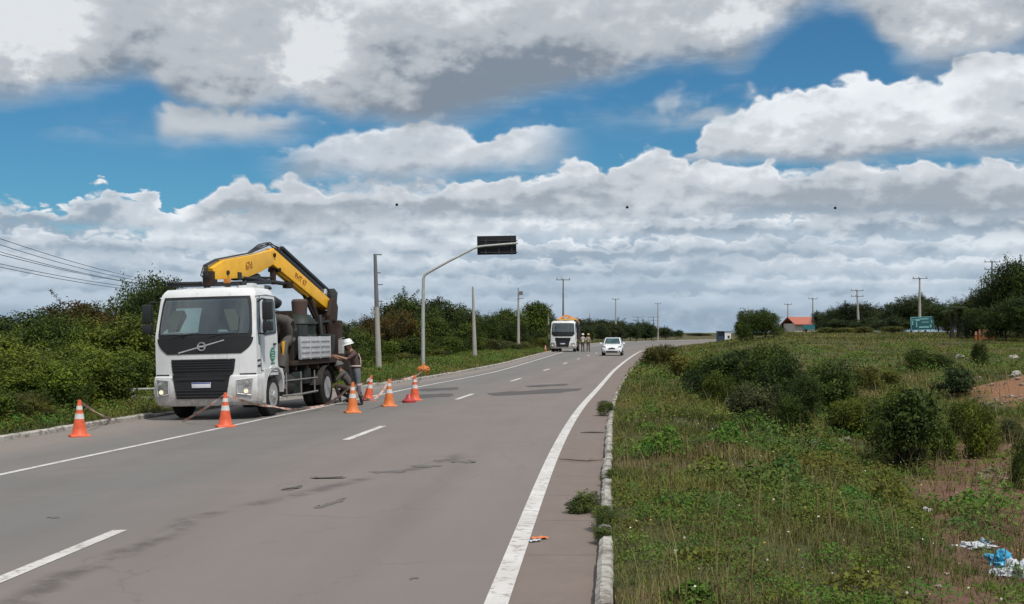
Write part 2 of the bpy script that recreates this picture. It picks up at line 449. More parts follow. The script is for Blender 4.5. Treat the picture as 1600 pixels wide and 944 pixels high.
# ================================================================ terrain
def sstep(a, b, x):
    t_ = np.clip((np.asarray(x, float) - a) / (b - a), 0, 1); return t_ * t_ * (3 - 2 * t_)
K = F_PX * CAM_H
def flat(px, py): Y = K / (py - 520.0); return (Y, (px - 800) * Y / F_PX)
def cross(Y): return .025 * (1 - sstep(60, 120, Y))
YG = np.arange(-40, 420, .5)
def smooth_fn(pts):
    pts = sorted(pts); y = np.array([p[0] for p in pts]); x = np.array([p[1] for p in pts])
    g = np.interp(YG, y, x)
    sl = (x[1] - x[0]) / (y[1] - y[0]); g = np.where(YG < y[0], x[0] + (YG - y[0]) * sl, g)
    k = np.exp(-.5 * (np.arange(-24, 25) * .5 / 4.0) ** 2); k /= k.sum()
    gp = np.pad(g, 24, mode='reflect', reflect_type='odd')
    g = np.convolve(gp, k, 'valid')
    return lambda Y: np.interp(Y, YG, g)
FARC = [(160, 14.5), (200, 23), (240, 34), (280, 46), (320, 66), (400, 110)]
CL = smooth_fn([flat(*p) for p in [(0, 905), (175, 832), (537, 687), (602, 665), (712, 624), (741, 615), (795, 596), (813, 592), (848, 580)]] + [(95, 5.6), (120, 8.6)] + FARC)
RLN = smooth_fn([flat(*p) for p in [(775, 944), (850, 745), (863, 708), (906, 636), (925, 618), (958, 580), (974, 566.6), (987, 557)]] + [(125, 13.2), (160, 20), (200, 31), (240, 44), (280, 59), (320, 80), (400, 121)])
KR = smooth_fn([flat(*p) for p in [(932, 944), (937, 800), (945, 700), (951, 645), (961, 618), (977, 590), (1000, 565), (1049, 543.5)]] + [(180, 27), (220, 40), (260, 54), (320, 84), (400, 125)])
def at_left(px, py):
    Y = K / (py - 520.0)
    for _ in range(30):
        X = (px - 800) * Y / F_PX; z = -float(cross(Y)) * max(0.0, float(CL(Y)) - X)
        Y = F_PX * (CAM_H - z) / (py - 520.0)
    return (Y, (px - 800) * Y / F_PX)
LLN = smooth_fn([at_left(*p) for p in [(0, 742), (330, 672), (656, 604), (768, 583)]] + [(95, 2.6), (125, 5.5), (160, 10), (200, 15), (240, 23), (280, 35), (320, 53), (400, 99)])
KL = smooth_fn([at_left(*p) for p in [(0, 690), (215, 655), (670, 592)]] + [(75, -.6), (103, 2.0), (150, 7), (200, 12), (240, 20), (280, 32), (320, 50), (400, 96)])
def road_z(x, y):
    return -cross(y) * np.maximum(0, CL(y) - np.asarray(x, float))
def n2d(x, y, s, seed=0.0):
    x = np.asarray(x, float) / s + seed; y = np.asarray(y, float) / s + seed * 1.7
    return (np.sin(x * 1.3 + 1.1 * np.sin(y * 1.1 + .7)) + np.sin(y * 1.7 + 1.3 * np.sin(x * .9)) + np.sin((x + y) * 2.3 + 2 * np.sin(x * 1.9 - y))) / 3
def ground_z(x, y):
    x = np.asarray(x, float); y = np.asarray(y, float)
    kl, kr = KL(y), KR(y)
    dl, dr = kl - x - .14, x - kr - .14
    zl = road_z(kl, y) + .10 * np.minimum(1, .7 + dl) + .05 * n2d(x, y, 2.5, 1) * sstep(.3, 2, dl)
    zl = zl + .5 * sstep(0, 25, dl) * sstep(20, 60, x) * sstep(180, 260, y)
    zr = .10 + .35 * sstep(0, 1.5, dr) * 0 - .42 * sstep(1.0, 4.5, dr) * (1 - sstep(9, 18, dr)) * (1 - sstep(55, 90, y))
    zr = zr + 1.7 * sstep(60, 150, y) * sstep(0, 14, dr) + .10 * n2d(x, y, 1.9, 4) * sstep(.2, 1.5, dr) + .05 * n2d(x, y, .7, 2) * sstep(.2, 1.5, dr)
    # a low bank of heaped earth beyond the ditch
    zr = zr + .9 * np.exp(-(((x - 17.5) / 3.4) ** 2 + ((y - 37) / 4.0) ** 2))
    under = road_z(x, y) - .08
    return np.where(dl > -.02, zl, np.where(dr > -.02, zr, under))
def gz(x, y): return float(ground_z(x, y))
def at(px, py):
    """the point of the ground seen at this place of the photograph"""
    Y = K / (py - 520.0)
    for _ in range(40):
        X = (px - 800) * Y / F_PX; z = gz(X, Y)
        Y = .5 * Y + .5 * F_PX * (CAM_H - z) / (py - 520.0)
    return Vector(((px - 800) * Y / F_PX, Y, gz((px - 800) * Y / F_PX, Y)))
def gpt(px, Y):
    X = (px - 800) * Y / F_PX
    return Vector((X, Y, gz(X, Y)))

def build_terrain():
    ys = np.concatenate([np.arange(-30, 0, 3), np.arange(0, 60, .4), np.arange(60, 130, 1.2), np.arange(130, 340, 2.5), [350, 370, 400, 450, 520, 620, 800, 1100, 1600, 2400, 4000, 7000]])
    offL = np.array([5200, 2500, 1200, 600, 320, 190, 130, 95, 70, 52, 40, 32, 26, 21, 17, 14, 11.5, 9.5, 8, 6.6, 5.4, 4.4, 3.5, 2.7, 2.0, 1.4, .9, .5, .2, 0])
    offR = np.concatenate([[0, .2, .5], np.arange(.9, 12, .4), np.arange(12, 26, .8), [27, 29, 32, 36, 41, 48, 58, 72, 95, 130, 190, 320, 600, 1200, 2500, 5200]])
    rows = []
    for y in ys:
        kl, kr = KL(y) - .14, KR(y) + .14
        rows.append(np.concatenate([kl - offL, [kl + .06, (kl + kr) / 2, kr - .06], kr + offR]))
    X = np.array(rows); Yv = np.repeat(ys[:, None], X.shape[1], 1)
    Z = ground_z(X, Yv)
    nL = len(offL); Z[:, nL:nL + 3] = road_z(X[:, nL:nL + 3], Yv[:, nL:nL + 3]) - .08
    nr, nc = X.shape
    V = np.stack([X, Yv, Z], -1).reshape(-1, 3)
    i, j = np.meshgrid(np.arange(nr - 1), np.arange(nc - 1), indexing='ij'); a = (i * nc + j).ravel()
    Fc = np.stack([a, a + 1, a + nc + 1, a + nc], -1)
    me = np_mesh('ground', V, Fc, 4)
    m, t, out = new_mat('soil_and_turf'); co = world_co(t)
    big = t.noise(co, .35, 5, .6); mid = t.noise(co, 1.6, 6, .65); fine = t.noise(co, 14, 6, .7)
    soil = t.mix(fine, (.085, .052, .033, 1), (.17, .108, .07, 1))
    turf = t.mix(t.mr(mid, .35, .65), (.045, .055, .022, 1), (.085, .082, .036, 1))
    turf = t.mix(t.mr(fine, .45, .7, 0, .5), turf, (.11, .09, .05, 1))
    f = t.mr(t.m('ADD', t.m('MULTIPLY', big, .65), t.m('MULTIPLY', mid, .35)), .50, .60, smooth=True)
    c = t.mix(f, turf, soil)
    c = t.mix(t.mr(t.noise(co, .08, 3, .5), .4, .6, 0, .3), c, (.10, .10, .045, 1))
    # bare reddish earth right of the ditch
    s3 = t.sep(co)
    d2 = t.m('ADD', t.m('POWER', t.m('DIVIDE', t.m('SUBTRACT', s3[0], 17.5), 4.2), 2.0), t.m('POWER', t.m('DIVIDE', t.m('SUBTRACT', s3[1], 36.0), 5.0), 2.0))
    d2 = t.m('ADD', d2, t.m('MULTIPLY', t.m('SUBTRACT', mid, .5), 1.6))
    red = t.mix(fine, (.16, .075, .042, 1), (.30, .165, .10, 1))
    c = t.mix(t.mr(d2, .5, 1.2, 1, 0, True), c, red)
    d3 = t.m('ADD', t.m('POWER', t.m('DIVIDE', t.m('SUBTRACT', s3[0], t.m('MULTIPLY', s3[1], .405)), t.m('MULTIPLY_ADD', s3[1], .055, .45)), 2.0), t.m('POWER', t.m('DIVIDE', t.m('SUBTRACT', s3[1], 17.0), 11.5), 2.0))
    d3 = t.m('ADD', d3, t.m('MULTIPLY', t.m('SUBTRACT', mid, .5), 2.5))
    c = t.mix(t.mr(d3, .5, 1.3, 1, 0, True), c, t.mix(fine, (.085, .045, .032, 1), (.20, .12, .085, 1)))
    principled(t, out, c, .95, 0, .1, bump(t, fine, .8, .04))
    o = link_mesh('ground', me, m); me.polygons.foreach_set('use_smooth', [True] * len(me.polygons))
    tag(o, 'wide flat ground of turf and reddish soil', kind='structure')

def strip(name, xl, xr, ys, dz, material, cols=2, attr=None):
    rows = []
    for y in ys:
        a, b = float(xl(y)), float(xr(y))
        rows.append([(a + (b - a) * k / (cols - 1)) for k in range(cols)])
    X = np.array(rows); Yv = np.repeat(np.array(ys)[:, None], cols, 1); Z = road_z(X, Yv) + dz
    V = np.stack([X, Yv, Z], -1).reshape(-1, 3)
    i, j = np.meshgrid(np.arange(len(ys) - 1), np.arange(cols - 1), indexing='ij'); a = (i * cols + j).ravel()
    me = np_mesh(name, V, np.stack([a, a + 1, a + cols + 1, a + cols], -1), 4)
    o = link_mesh(name, me, material)
    return o
def build_road():
    ys = np.concatenate([np.arange(-20, 130, .6), np.arange(130, 390, 1.5)])
    fr = [(KL, 0), (KL, .5), (LLN, 0), (LLN, .9), (LLN, 1.8), (CL, -.9), (CL, 0), (CL, .9), (CL, 1.9), (RLN, -.8), (RLN, 0), (RLN, .12), (KR, 0)]
    X = np.array([[float(f(y)) + d for f, d in fr] for y in ys]); X = np.sort(X, axis=1)
    Yv = np.repeat(ys[:, None], X.shape[1], 1); Z = road_z(X, Yv)
    V = np.stack([X, Yv, Z], -1).reshape(-1, 3); nc = X.shape[1]
    i, j = np.meshgrid(np.arange(len(ys) - 1), np.arange(nc - 1), indexing='ij'); a = (i * nc + j).ravel()
    me = np_mesh('road', V, np.stack([a, a + 1, a + nc + 1, a + nc], -1), 4)
    lane = me.attributes.new('lane', 'FLOAT_VECTOR', 'POINT')      # (metres from the centre line, metres along, shoulder 0..1)
    sh = np.zeros_like(X); sh[:, -2:] = 1; sh[:, 0:2] = -1
    L = np.stack([X - CL(Yv), Yv, sh], -1).reshape(-1, 3).astype(np.float32); lane.data.foreach_set('vector', L.ravel())
    m, t, out = new_mat('worn_asphalt')
    at_ = t.node('ShaderNodeAttribute', attribute_name='lane'); v = at_.outputs['Vector']; s3 = t.sep(v)
    flow = t.xyz(s3[0], t.m('MULTIPLY', s3[1], .12), 0.0)
    n1 = t.noise(flow, .9, 6, .6); n2_ = t.noise(t.xyz(s3[0], s3[1], 3.0), .45, 5, .6); n3 = t.noise(t.xyz(s3[0], s3[1], 1.0), 60, 4, .7); n4 = t.noise(t.xyz(s3[0], t.m('MULTIPLY', s3[1], .6), 8.0), 3.0, 6, .7)
    warm = (.196, .170, .158, 1); cool = (.162, .157, .150, 1)
    lane_f = t.mr(t.m('ADD', s3[0], t.m('MULTIPLY', t.m('SUBTRACT', n2_, .5), 2.2)), -1.4, .9, smooth=True)
    c = t.mix(lane_f, cool, warm)
    c = t.mix(t.mr(n1, .35, .7, 0, .38), c, (.150, .138, .130, 1))
    c = t.mix(t.mr(n2_, .45, .75, 0, .35), c, (.235, .20, .185, 1))
    # darker oil stain along the joint of the near lane and small pitted spots
    wv = t.m('ADD', s3[0], t.m('MULTIPLY', t.m('SUBTRACT', t.noise(t.xyz(0.0, s3[1], 0.0), .5, 4, .6), .5), .5))
    seam = t.m('ABSOLUTE', t.m('SUBTRACT', wv, t.m('ADD', .48, t.mr(s3[1], 12.5, 18.3, 0, 1.9))))
    seamf = t.m('MULTIPLY', t.mr(seam, 0, .24, .75, 0, True), t.mr(t.noise(t.xyz(s3[0], s3[1], 5.0), 2.3, 6, .7), .38, .60, 0, 1, True))
    seamf = t.m('MULTIPLY', seamf, t.mr(s3[1], 18.5, 19.5, 1, 0))
    c = t.mix(seamf, c, (.075, .068, .066, 1))
    pits = t.mr(n4, .69, .74, 0, .6, True)
    c = t.mix(pits, c, (.085, .078, .074, 1))
    # hair cracks, patched rectangles of slightly different age, faint tyre-darkened wheel paths
    cr = t.voro(t.vm('ADD', t.xyz(s3[0], t.m('MULTIPLY', s3[1], .55), 2.0), t.vm('SCALE', t.xyz(n4, n2_, 0.0), scale=.9)), .55, feature='DISTANCE_TO_EDGE')
    c = t.mix(t.m('MULTIPLY', t.mr(cr, 0, .010, .28, 0), t.mr(n2_, .46, .56, 0, 1, True)), c, (.07, .062, .058, 1))
    wp = t.m('ABSOLUTE', t.m('SUBTRACT', t.m('ABSOLUTE', t.m('SUBTRACT', t.m('ABSOLUTE', s3[0]), 1.75)), .85))
    c = t.mix(t.m('MULTIPLY', t.mr(wp, 0, .45, .22, 0, True), n1), c, (.11, .102, .098, 1))
    spk = t.noise(t.xyz(s3[0], s3[1], 4.0), 26, 5, .8)
    c = t.mix(t.mr(spk, .60, .72, 0, .30, True), c, (.33, .31, .29, 1)); c = t.mix(t.mr(spk, .40, .30, 0, .35, True), c, (.08, .075, .07, 1))
    # brown dusty hard shoulder on the right, paler dust at the left kerb
    shf = t.mr(t.m('ADD', s3[2], t.m('MULTIPLY', t.m('SUBTRACT', n4, .5), .8)), .3, .7, 0, .8, True)
    c = t.mix(shf, c, t.mix(n4, (.145, .112, .095, 1), (.225, .18, .155, 1)))
    shl = t.mr(t.m('ADD', s3[2], t.m('MULTIPLY', t.m('SUBTRACT', n4, .5), .6)), -.2, -.9, 0, .6, True)
    c = t.mix(shl, c, (.26, .215, .19, 1))
    # crosswise saw cuts of the shoulder
    cut = t.m('ABSOLUTE', t.m('SUBTRACT', t.m('FRACT', t.m('DIVIDE', t.m('ADD', s3[1], t.m('MULTIPLY', n2_, .1)), 1.9)), .5))
    cutf = t.m('MULTIPLY', t.mr(cut, 0, .012, .6, 0), t.m('GREATER_THAN', s3[2], .95))
    c = t.mix(cutf, c, (.05, .04, .035, 1))
    c = t.mix(.35, c, t.mix(n3, tuple(.5 for _ in range(3)) + (1,), (1, 1, 1, 1)), 'MULTIPLY')
    c = t.mix(1.0, c, (1.0, .985, .975, 1), 'MULTIPLY')
    principled(t, out, c, t.mr(n1, .3, .7, .72, .9), 0, .3, bump(t, n3, .35, .01))
    o = link_mesh('road', me, m); tag(o, 'worn grey-brown asphalt road curving right', kind='structure')
    # ---- painted lines
    pm, t, out = new_mat('road_paint'); co = world_co(t)
    n = t.noise(co, 9, 6, .7); n2p = t.noise(co, 1.2, 4, .6)
    c = t.mix(t.mr(n2p, .3, .7), (.44, .42, .40, 1), (.60, .58, .56, 1))
    c = t.mix(t.mr(n, .50, .66, 0, .8, True), c, (.20, .175, .16, 1))
    principled(t, out, c, .7, 0, .3)
    ys1 = list(np.arange(-15, 130, .8)) + list(np.arange(130, 200, 2))
    tag(strip('lane_line', lambda y: RLN(y) - .085, lambda y: RLN(y) + .085, ys1, .004, pm), 'solid white edge line beside the right shoulder', kind='structure')
    tag(strip('lane_line', lambda y: LLN(y) - .065, lambda y: LLN(y) + .065, ys1, .004, pm), 'solid white edge line along the left shoulder', kind='structure')
    for k in range(-1, 9):
        a = 8.5 + 13.05 * k
        tag(strip('lane_line', lambda y: CL(y) - .07, lambda y: CL(y) + .07, list(np.linspace(a, a + 3.2, 6)), .004, pm), 'broken white centre line dashes', kind='structure', group='centre line dashes')
    # ---- kerbs of separate worn stones (one sheet of setting per side)
    km, t, out = new_mat('whitewashed_kerb'); co = world_co(t)
    n = t.noise(co, 5, 7, .75); nb = t.noise(co, 1.1, 4, .6); nf = t.noise(co, 26, 5, .7)
    c = t.mix(t.mr(nb, .3, .7), (.30, .285, .255, 1), (.50, .48, .44, 1))
    c = t.mix(t.mr(n, .46, .60, 0, .85, True), c, (.17, .15, .125, 1))
    c = t.mix(t.mr(nf, .62, .72, 0, .7, True), c, (.06, .055, .045, 1))
    principled(t, out, c, .9, 0, .2, bump(t, nf, .6, .03))
    for side, fn in ((-1, KL), (1, KR)):
        b = MB(); y = -12.0; rnd = random.Random(5 + side)
        while y < 330:
            ln = rnd.uniform(.8, 1.05) if y < 60 else 3.0
            y2 = y + ln - .018
            h = .105 + rnd.uniform(-.02, .02); off = rnd.uniform(-.012, .012); w = .125
            n_ = 6 if y < 60 else 2
            prev = None
            for k in range(n_ + 1):
                yy = y + (y2 - y) * k / n_; x0 = float(fn(yy)) + off; z0 = float(road_z(x0, yy)) - .03
                chip = (rnd.random() < .2) * rnd.uniform(0, .03) if y < 60 else 0
                x1 = x0 + side * w; jt = rnd.uniform(-.004, .004)
                ring = [b.bm.verts.new(q) for q in ((x0 + jt, yy, z0), (x0 + jt + side * chip * .5, yy, z0 + h + .03 - .03 - chip), (x0 + side * (.035 + chip), yy, z0 + h + .03 - chip * .4), (x1 - side * .02, yy, z0 + h + .03 - rnd.uniform(0, .012)), (x1, yy, z0 + h), (x1, yy, z0 - .1))]
                if prev:
                    for q in range(5): b.bm.faces.new((prev[q], prev[q + 1], ring[q + 1], ring[q]))
                else: b.bm.faces.new(ring)
                prev = ring
            b.bm.faces.new(prev[::-1])
            y += ln
        o = b.build('kerb', km, angle=30)
        tag(o, 'chipped whitewashed kerb on the %s side of the road' % ('left' if side < 0 else 'right'), kind='structure')
    # ---- tar patches and stains lying on the road
    tm, t, out = new_mat('tar_patch'); co = world_co(t)
    c = t.mix(t.noise(co, 5, 5, .7), (.062, .056, .054, 1), (.095, .086, .082, 1)); principled(t, out, c, .8, 0, .3)
    sm, t, out = new_mat('worn_spot'); co = world_co(t)
    c = t.mix(t.noise(co, 9, 6, .75), (.085, .077, .074, 1), (.150, .135, .128, 1)); principled(t, out, c, .8, 0, .3)
    rnd = random.Random(3)
    def patch(px0, px1, py0, py1, slope=0.0, ragged=.25, n=26, label='dark tar patch across the road', mm=None):
        cx, cy = (px0 + px1) / 2, (py0 + py1) / 2
        ring = []
        for k in range(n):
            a = 2 * PI * k / n; ca, sa = math.cos(a), math.sin(a)
            rr = 1 + ragged * rnd.uniform(-1, 1)
            e = .55
            ux = math.copysign(abs(ca) ** e, ca) * (px1 - px0) / 2 * (1 + .3 * ragged * rnd.uniform(-1, 1)); uy = math.copysign(abs(sa) ** e, sa) * (py1 - py0) / 2 * rr
            Y, X = at_left(cx + ux, cy + uy + slope * ux)
            ring.append((X, Y, float(road_z(X, Y)) + .004))
        bm_ = MB(); bm_._add(ring, [tuple(range(n))])
        tag(bm_.build('road_patch', mm or tm), label, kind='structure')
    patch(764, 906, 610, 615.5, -.055, .3); patch(822, 886, 601, 604, -.05, .3)
    patch(636, 708, 616, 621.5, -.05, .3); patch(655, 716, 606.5, 610.5, -.05, .3)
    for q in [(486, 540, 745, 748, 0), (578, 632, 736, 739, 0), (644, 688, 727, 730, 0), (704, 742, 720, 723.2, 0),
              (440, 472, 761, 765, -.15), (492, 540, 785, 789, -.3), (676, 690, 719, 721, 0), (640, 654, 903, 905.5, -.1), (74, 92, 808, 810, 0)]:
        patch(*q[:4], q[4], .8, 30, 'small dark worn spot on the road', sm)
build_terrain()
build_road()
# ================================================================ vegetation
def leaf_quads(P, N, L, W, rng, droop=.0):
    """one diamond leaf per point P with normal N, length L and width W"""
    n = len(P)
    r = rng.normal(size=(n, 3)); a = np.cross(N, r); a /= np.linalg.norm(a, axis=1, keepdims=True) + 1e-9
    b = np.cross(N, a)
    a[:, 2] -= droop; a /= np.linalg.norm(a, axis=1, keepdims=True)
    L = L[:, None] * .5; W = W[:, None] * .5
    v = np.stack([P - a * L, P + b * W + N * W * .25, P + a * L, P - b * W + N * W * .25], 1)
    return v.reshape(-1, 3), np.arange(n * 4).reshape(-1, 4)
def crown_mesh(name, seed, n=7000, leaf=.03, lobes=14, base=0.0, spread=.5, squash=1.0, light=(1.9, 1.75, 1.2), dark=(.45, .5, .55), dry=0.0):
    """crown of leaf clumps in a unit box: z from base to 1, radius about spread"""
    rng = np.random.default_rng(seed)
    C = []; Rr = []
    for i in range(lobes):
        zz = base + (1 - base) * (.12 + .70 * rng.random())
        rad = spread * (1.0 - .62 * ((zz - base) / (1 - base)) ** 1.8)
        a = rng.random() * 2 * PI; q = rad * (.30 + .65 * rng.random() ** .6)
        r = (.17 + .14 * rng.random()) * (1 - base * .3)
        C.append((q * math.cos(a), q * math.sin(a), min(zz, 1 - r * .8))); Rr.append(r)
    C.append((0, 0, base + (1 - base) * .5)); Rr.append(.26 * (1 - base * .3))
    C = np.array(C); Rr = np.array(Rr); m = len(C)
    # twigs: clumps of leaves round points on the lobes
    nt = int(n * 1.35) // 14; leaf = leaf * 1.3
    Rr = Rr * (.7 + .6 * rng.random(m)); w = Rr ** 2; idx = rng.choice(m, nt, p=w / w.sum())
    d = rng.normal(size=(nt, 3)); d /= np.linalg.norm(d, axis=1, keepdims=True)
    rr = Rr[idx] * (.55 + .55 * rng.random(nt) ** .5)
    # a few twigs stick out of the outline
    out_ = rng.random(nt) < .11; rr = np.where(out_, rr * (1.1 + .22 * rng.random(nt)), rr)
    tp = C[idx] + d * rr[:, None] * np.array([1, 1, squash])
    tp[:, 2] = np.maximum(tp[:, 2], base * .8 + .01 + .03 * rng.random(nt))
    # long shoots that break the outline
    ns = 26; sd_ = rng.normal(size=(ns, 3)); sd_[:, 2] = np.abs(sd_[:, 2]) * .9 + .15; sd_ /= np.linalg.norm(sd_, axis=1, keepdims=True); si = rng.choice(m, ns)
    for q in range(ns):
        k_ = 7; tt_ = np.linspace(.85, 1.25 + .45 * rng.random(), k_)[:, None]
        pp = C[si[q]] + sd_[q] * Rr[si[q]] * tt_ + np.array([0, 0, -.02]) * tt_ ** 2
        tp = np.concatenate([tp, pp]); d = np.concatenate([d, np.repeat(sd_[q][None], k_, 0)]); idx = np.concatenate([idx, np.full(k_, si[q])]); nt += k_
    small = np.arange(nt) >= nt - ns * 7
    tone = .42 + .30 * rng.normal(size=m); ttone = tone[idx] + .24 * rng.normal(size=nt)
    k = 14
    cl = leaf * 1.25
    P = np.repeat(tp, k, 0) + rng.normal(size=(nt * k, 3)) * cl * np.array([1, 1, .7]) * np.repeat(np.where(small, .45, 1.0), k)[:, None]
    P[:, 2] = np.maximum(P[:, 2], .004)
    N = np.repeat(d, k, 0) * .6 + rng.normal(size=(nt * k, 3)) * .6 + np.array([0, 0, .45]); N /= np.linalg.norm(N, axis=1, keepdims=True)
    lobe_size = .65 + .8 * rng.random(m); L = leaf * (.6 + .8 * rng.random(nt * k)) * np.repeat(lobe_size[idx] * np.where(small, .6, 1.0), k); W = L * (.42 + .2 * rng.random(nt * k))
    V, Fc = leaf_quads(P, N, L, W, rng, .15)
    tt = np.clip(np.repeat(ttone, k) + .1 * rng.normal(size=nt * k), 0, 1)[:, None]
    tint = np.array(dark) * (1 - tt) + np.array(light) * tt
    if dry:
        dr_ = np.repeat(rng.random(nt) < dry, k)
        tint[dr_] = np.array([2.3, 1.35, .9]) * (.6 + .6 * rng.random((dr_.sum(), 1)))
    return np_mesh(name, V, Fc, 4, tint)
def frond_mesh(name, seed, n_fr=16, leaf=.5):
    """palm-like head of drooping fronds, radius 1 at z = 0"""
    rng = np.random.default_rng(seed); P = []; Fq = []; c = 0
    for i in range(n_fr):
        a = 2 * PI * i / n_fr + rng.random() * .4; up = .2 + .9 * rng.random(); ln = .8 + .3 * rng.random()
        for k in range(26):
            s_ = (k + 1) / 26; x = ln * s_; z = up * s_ * .9 - 1.25 * s_ * s_ * (.6 + .3 * up)
            o_ = np.array([math.cos(a) * x, math.sin(a) * x, z]); side = np.array([-math.sin(a), math.cos(a), 0]); fw = np.array([math.cos(a), math.sin(a), -.3])
            for sg in (-1, 1):
                l_ = .30 * math.sin(PI * min(1, s_ * .9 + .1)) + .05
                tip = o_ + side * sg * l_ + fw * l_ * .5 - np.array([0, 0, l_ * .45])
                P += [o_, o_ + fw * .035, tip, tip - fw * .01]; Fq.append((c, c + 1, c + 2, c + 3)); c += 4
    tint = np.repeat((.7 + .6 * rng.random((len(Fq), 1))), 3, 1)
    return np_mesh(name, np.array(P), np.array(Fq), 4, tint)
WOOD = mat('bark', (.10, .08, .06), .9, 0, .2, var=.3, bumps=.6, scale=6)
GREYWOOD = mat('pale_dry_bark', (.22, .19, .155), .9, 0, .2, var=.3, bumps=.6, scale=6)
def trunk_mesh(name, seed, h=.45, r=.03, limbs=6, stems=1, material=None):
    rnd = random.Random(seed); b = MB()
    for s_ in range(stems):
        ox, oy = (rnd.uniform(-.1, .1), rnd.uniform(-.1, .1)) if stems > 1 else (0, 0)
        pts = [(ox, oy, -.03)]; x, y = ox, oy
        for k in range(1, 5):
            x += rnd.uniform(-.03, .03); y += rnd.uniform(-.03, .03); pts.append((x, y, h * k / 4))
        b.tube(pts, [r * 1.25, r, r * .85, r * .75, r * .6], 7)
        for q in range(limbs):
            a = 2 * PI * q / limbs + rnd.uniform(-.4, .4); z0 = h * rnd.uniform(.5, 1)
            p0 = Vector((x * z0 / h, y * z0 / h, z0)); L = rnd.uniform(.25, .42)
            p1 = p0 + Vector((math.cos(a) * L * .5, math.sin(a) * L * .5, L * .5)); p2 = p1 + Vector((math.cos(a) * L * .45, math.sin(a) * L * .45, L * .7))
            b.tube([p0, p1, p2], [r * .5, r * .32, r * .12], 5)
    bmesh.ops.recalc_face_normals(b.bm, faces=b.bm.faces)
    me = bpy.data.meshes.new(name); b.bm.to_mesh(me); b.bm.free(); me.polygons.foreach_set('use_smooth', [True] * len(me.polygons))
    me.materials.append(material or WOOD); return me
SHRUBS = [crown_mesh('shrub_crown', 100 + i, 7000, .040, 15, 0, .55, .9) for i in range(4)]
FINE = [crown_mesh('thicket_crown', 150 + i, 12000, .032, 26, 0, .55, .9) for i in range(4)]
DRYSH = [crown_mesh('dry_shrub_crown', 200 + i, 8000, .032, 16, 0, .55, .9, dry=.35) for i in range(3)]
TREES = [crown_mesh('tree_crown', 300 + i, 10000, .028, 20, .22, .50, .8) for i in range(4)]
BIG = [crown_mesh('broad_crown', 350 + i, 17000, .024, 30, .16, .62, .8) for i in range(3)]
DRYTR = [crown_mesh('dry_tree_crown', 400 + i, 9000, .026, 20, .22, .55, .8, dry=.30) for i in range(2)]
for me in SHRUBS + FINE + DRYSH + TREES + BIG + DRYTR: me.materials.append(LEAF)
TRUNKS = [trunk_mesh('trunk', 10 + i, .42, .028, 6) for i in range(3)]
STEMS = [trunk_mesh('stems', 20 + i, .30, .012, 4, 4) for i in range(3)]
vrnd = random.Random(11)
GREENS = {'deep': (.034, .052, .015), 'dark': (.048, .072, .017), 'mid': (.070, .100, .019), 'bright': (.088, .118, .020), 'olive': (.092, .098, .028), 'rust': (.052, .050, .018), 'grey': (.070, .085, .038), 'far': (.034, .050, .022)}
def plant(name, cat, meshes, X, Y, h, w, green, label, group=None, trunks=None, trunk_name='trunk', z=None):
    """one tree or shrub: an Empty at its foot with crown and trunk; h and w in metres"""
    o = empty(name, (X, Y, gz(X, Y) - .02 if z is None else z), vrnd.uniform(0, 6.28), label, cat, group)
    sx = w / 1.15 * vrnd.uniform(.92, 1.08)
    c = bpy.data.objects.new('crown', vrnd.choice(meshes)); COL.objects.link(c); c.parent = o; c.scale = (sx, sx * vrnd.uniform(.85, 1.1), h)
    g = GREENS[green]; k = vrnd.uniform(.85, 1.15)
    c.color = (g[0] * k * vrnd.uniform(.92, 1.1), g[1] * k, g[2] * k, 1)
    if trunks:
        t_ = bpy.data.objects.new(trunk_name, vrnd.choice(trunks)); COL.objects.link(t_); t_.parent = o; t_.scale = ((sx + h) / 2, (sx + h) / 2, h)
    return o
def plant_px(name, cat, meshes, px, Y, top, wpx, green, label, group=None, trunks=None, **kw):
    """px: centre column, top: skyline row of the photograph; both only choose where the plant stands and how tall it is"""
    p = gpt(px, Y); h = CAM_H + (520 - top) * Y / F_PX - p.z
    return plant(name, cat, meshes, p.x, p.y, max(.3, h), wpx * Y / F_PX, green, label, group, trunks, **kw)

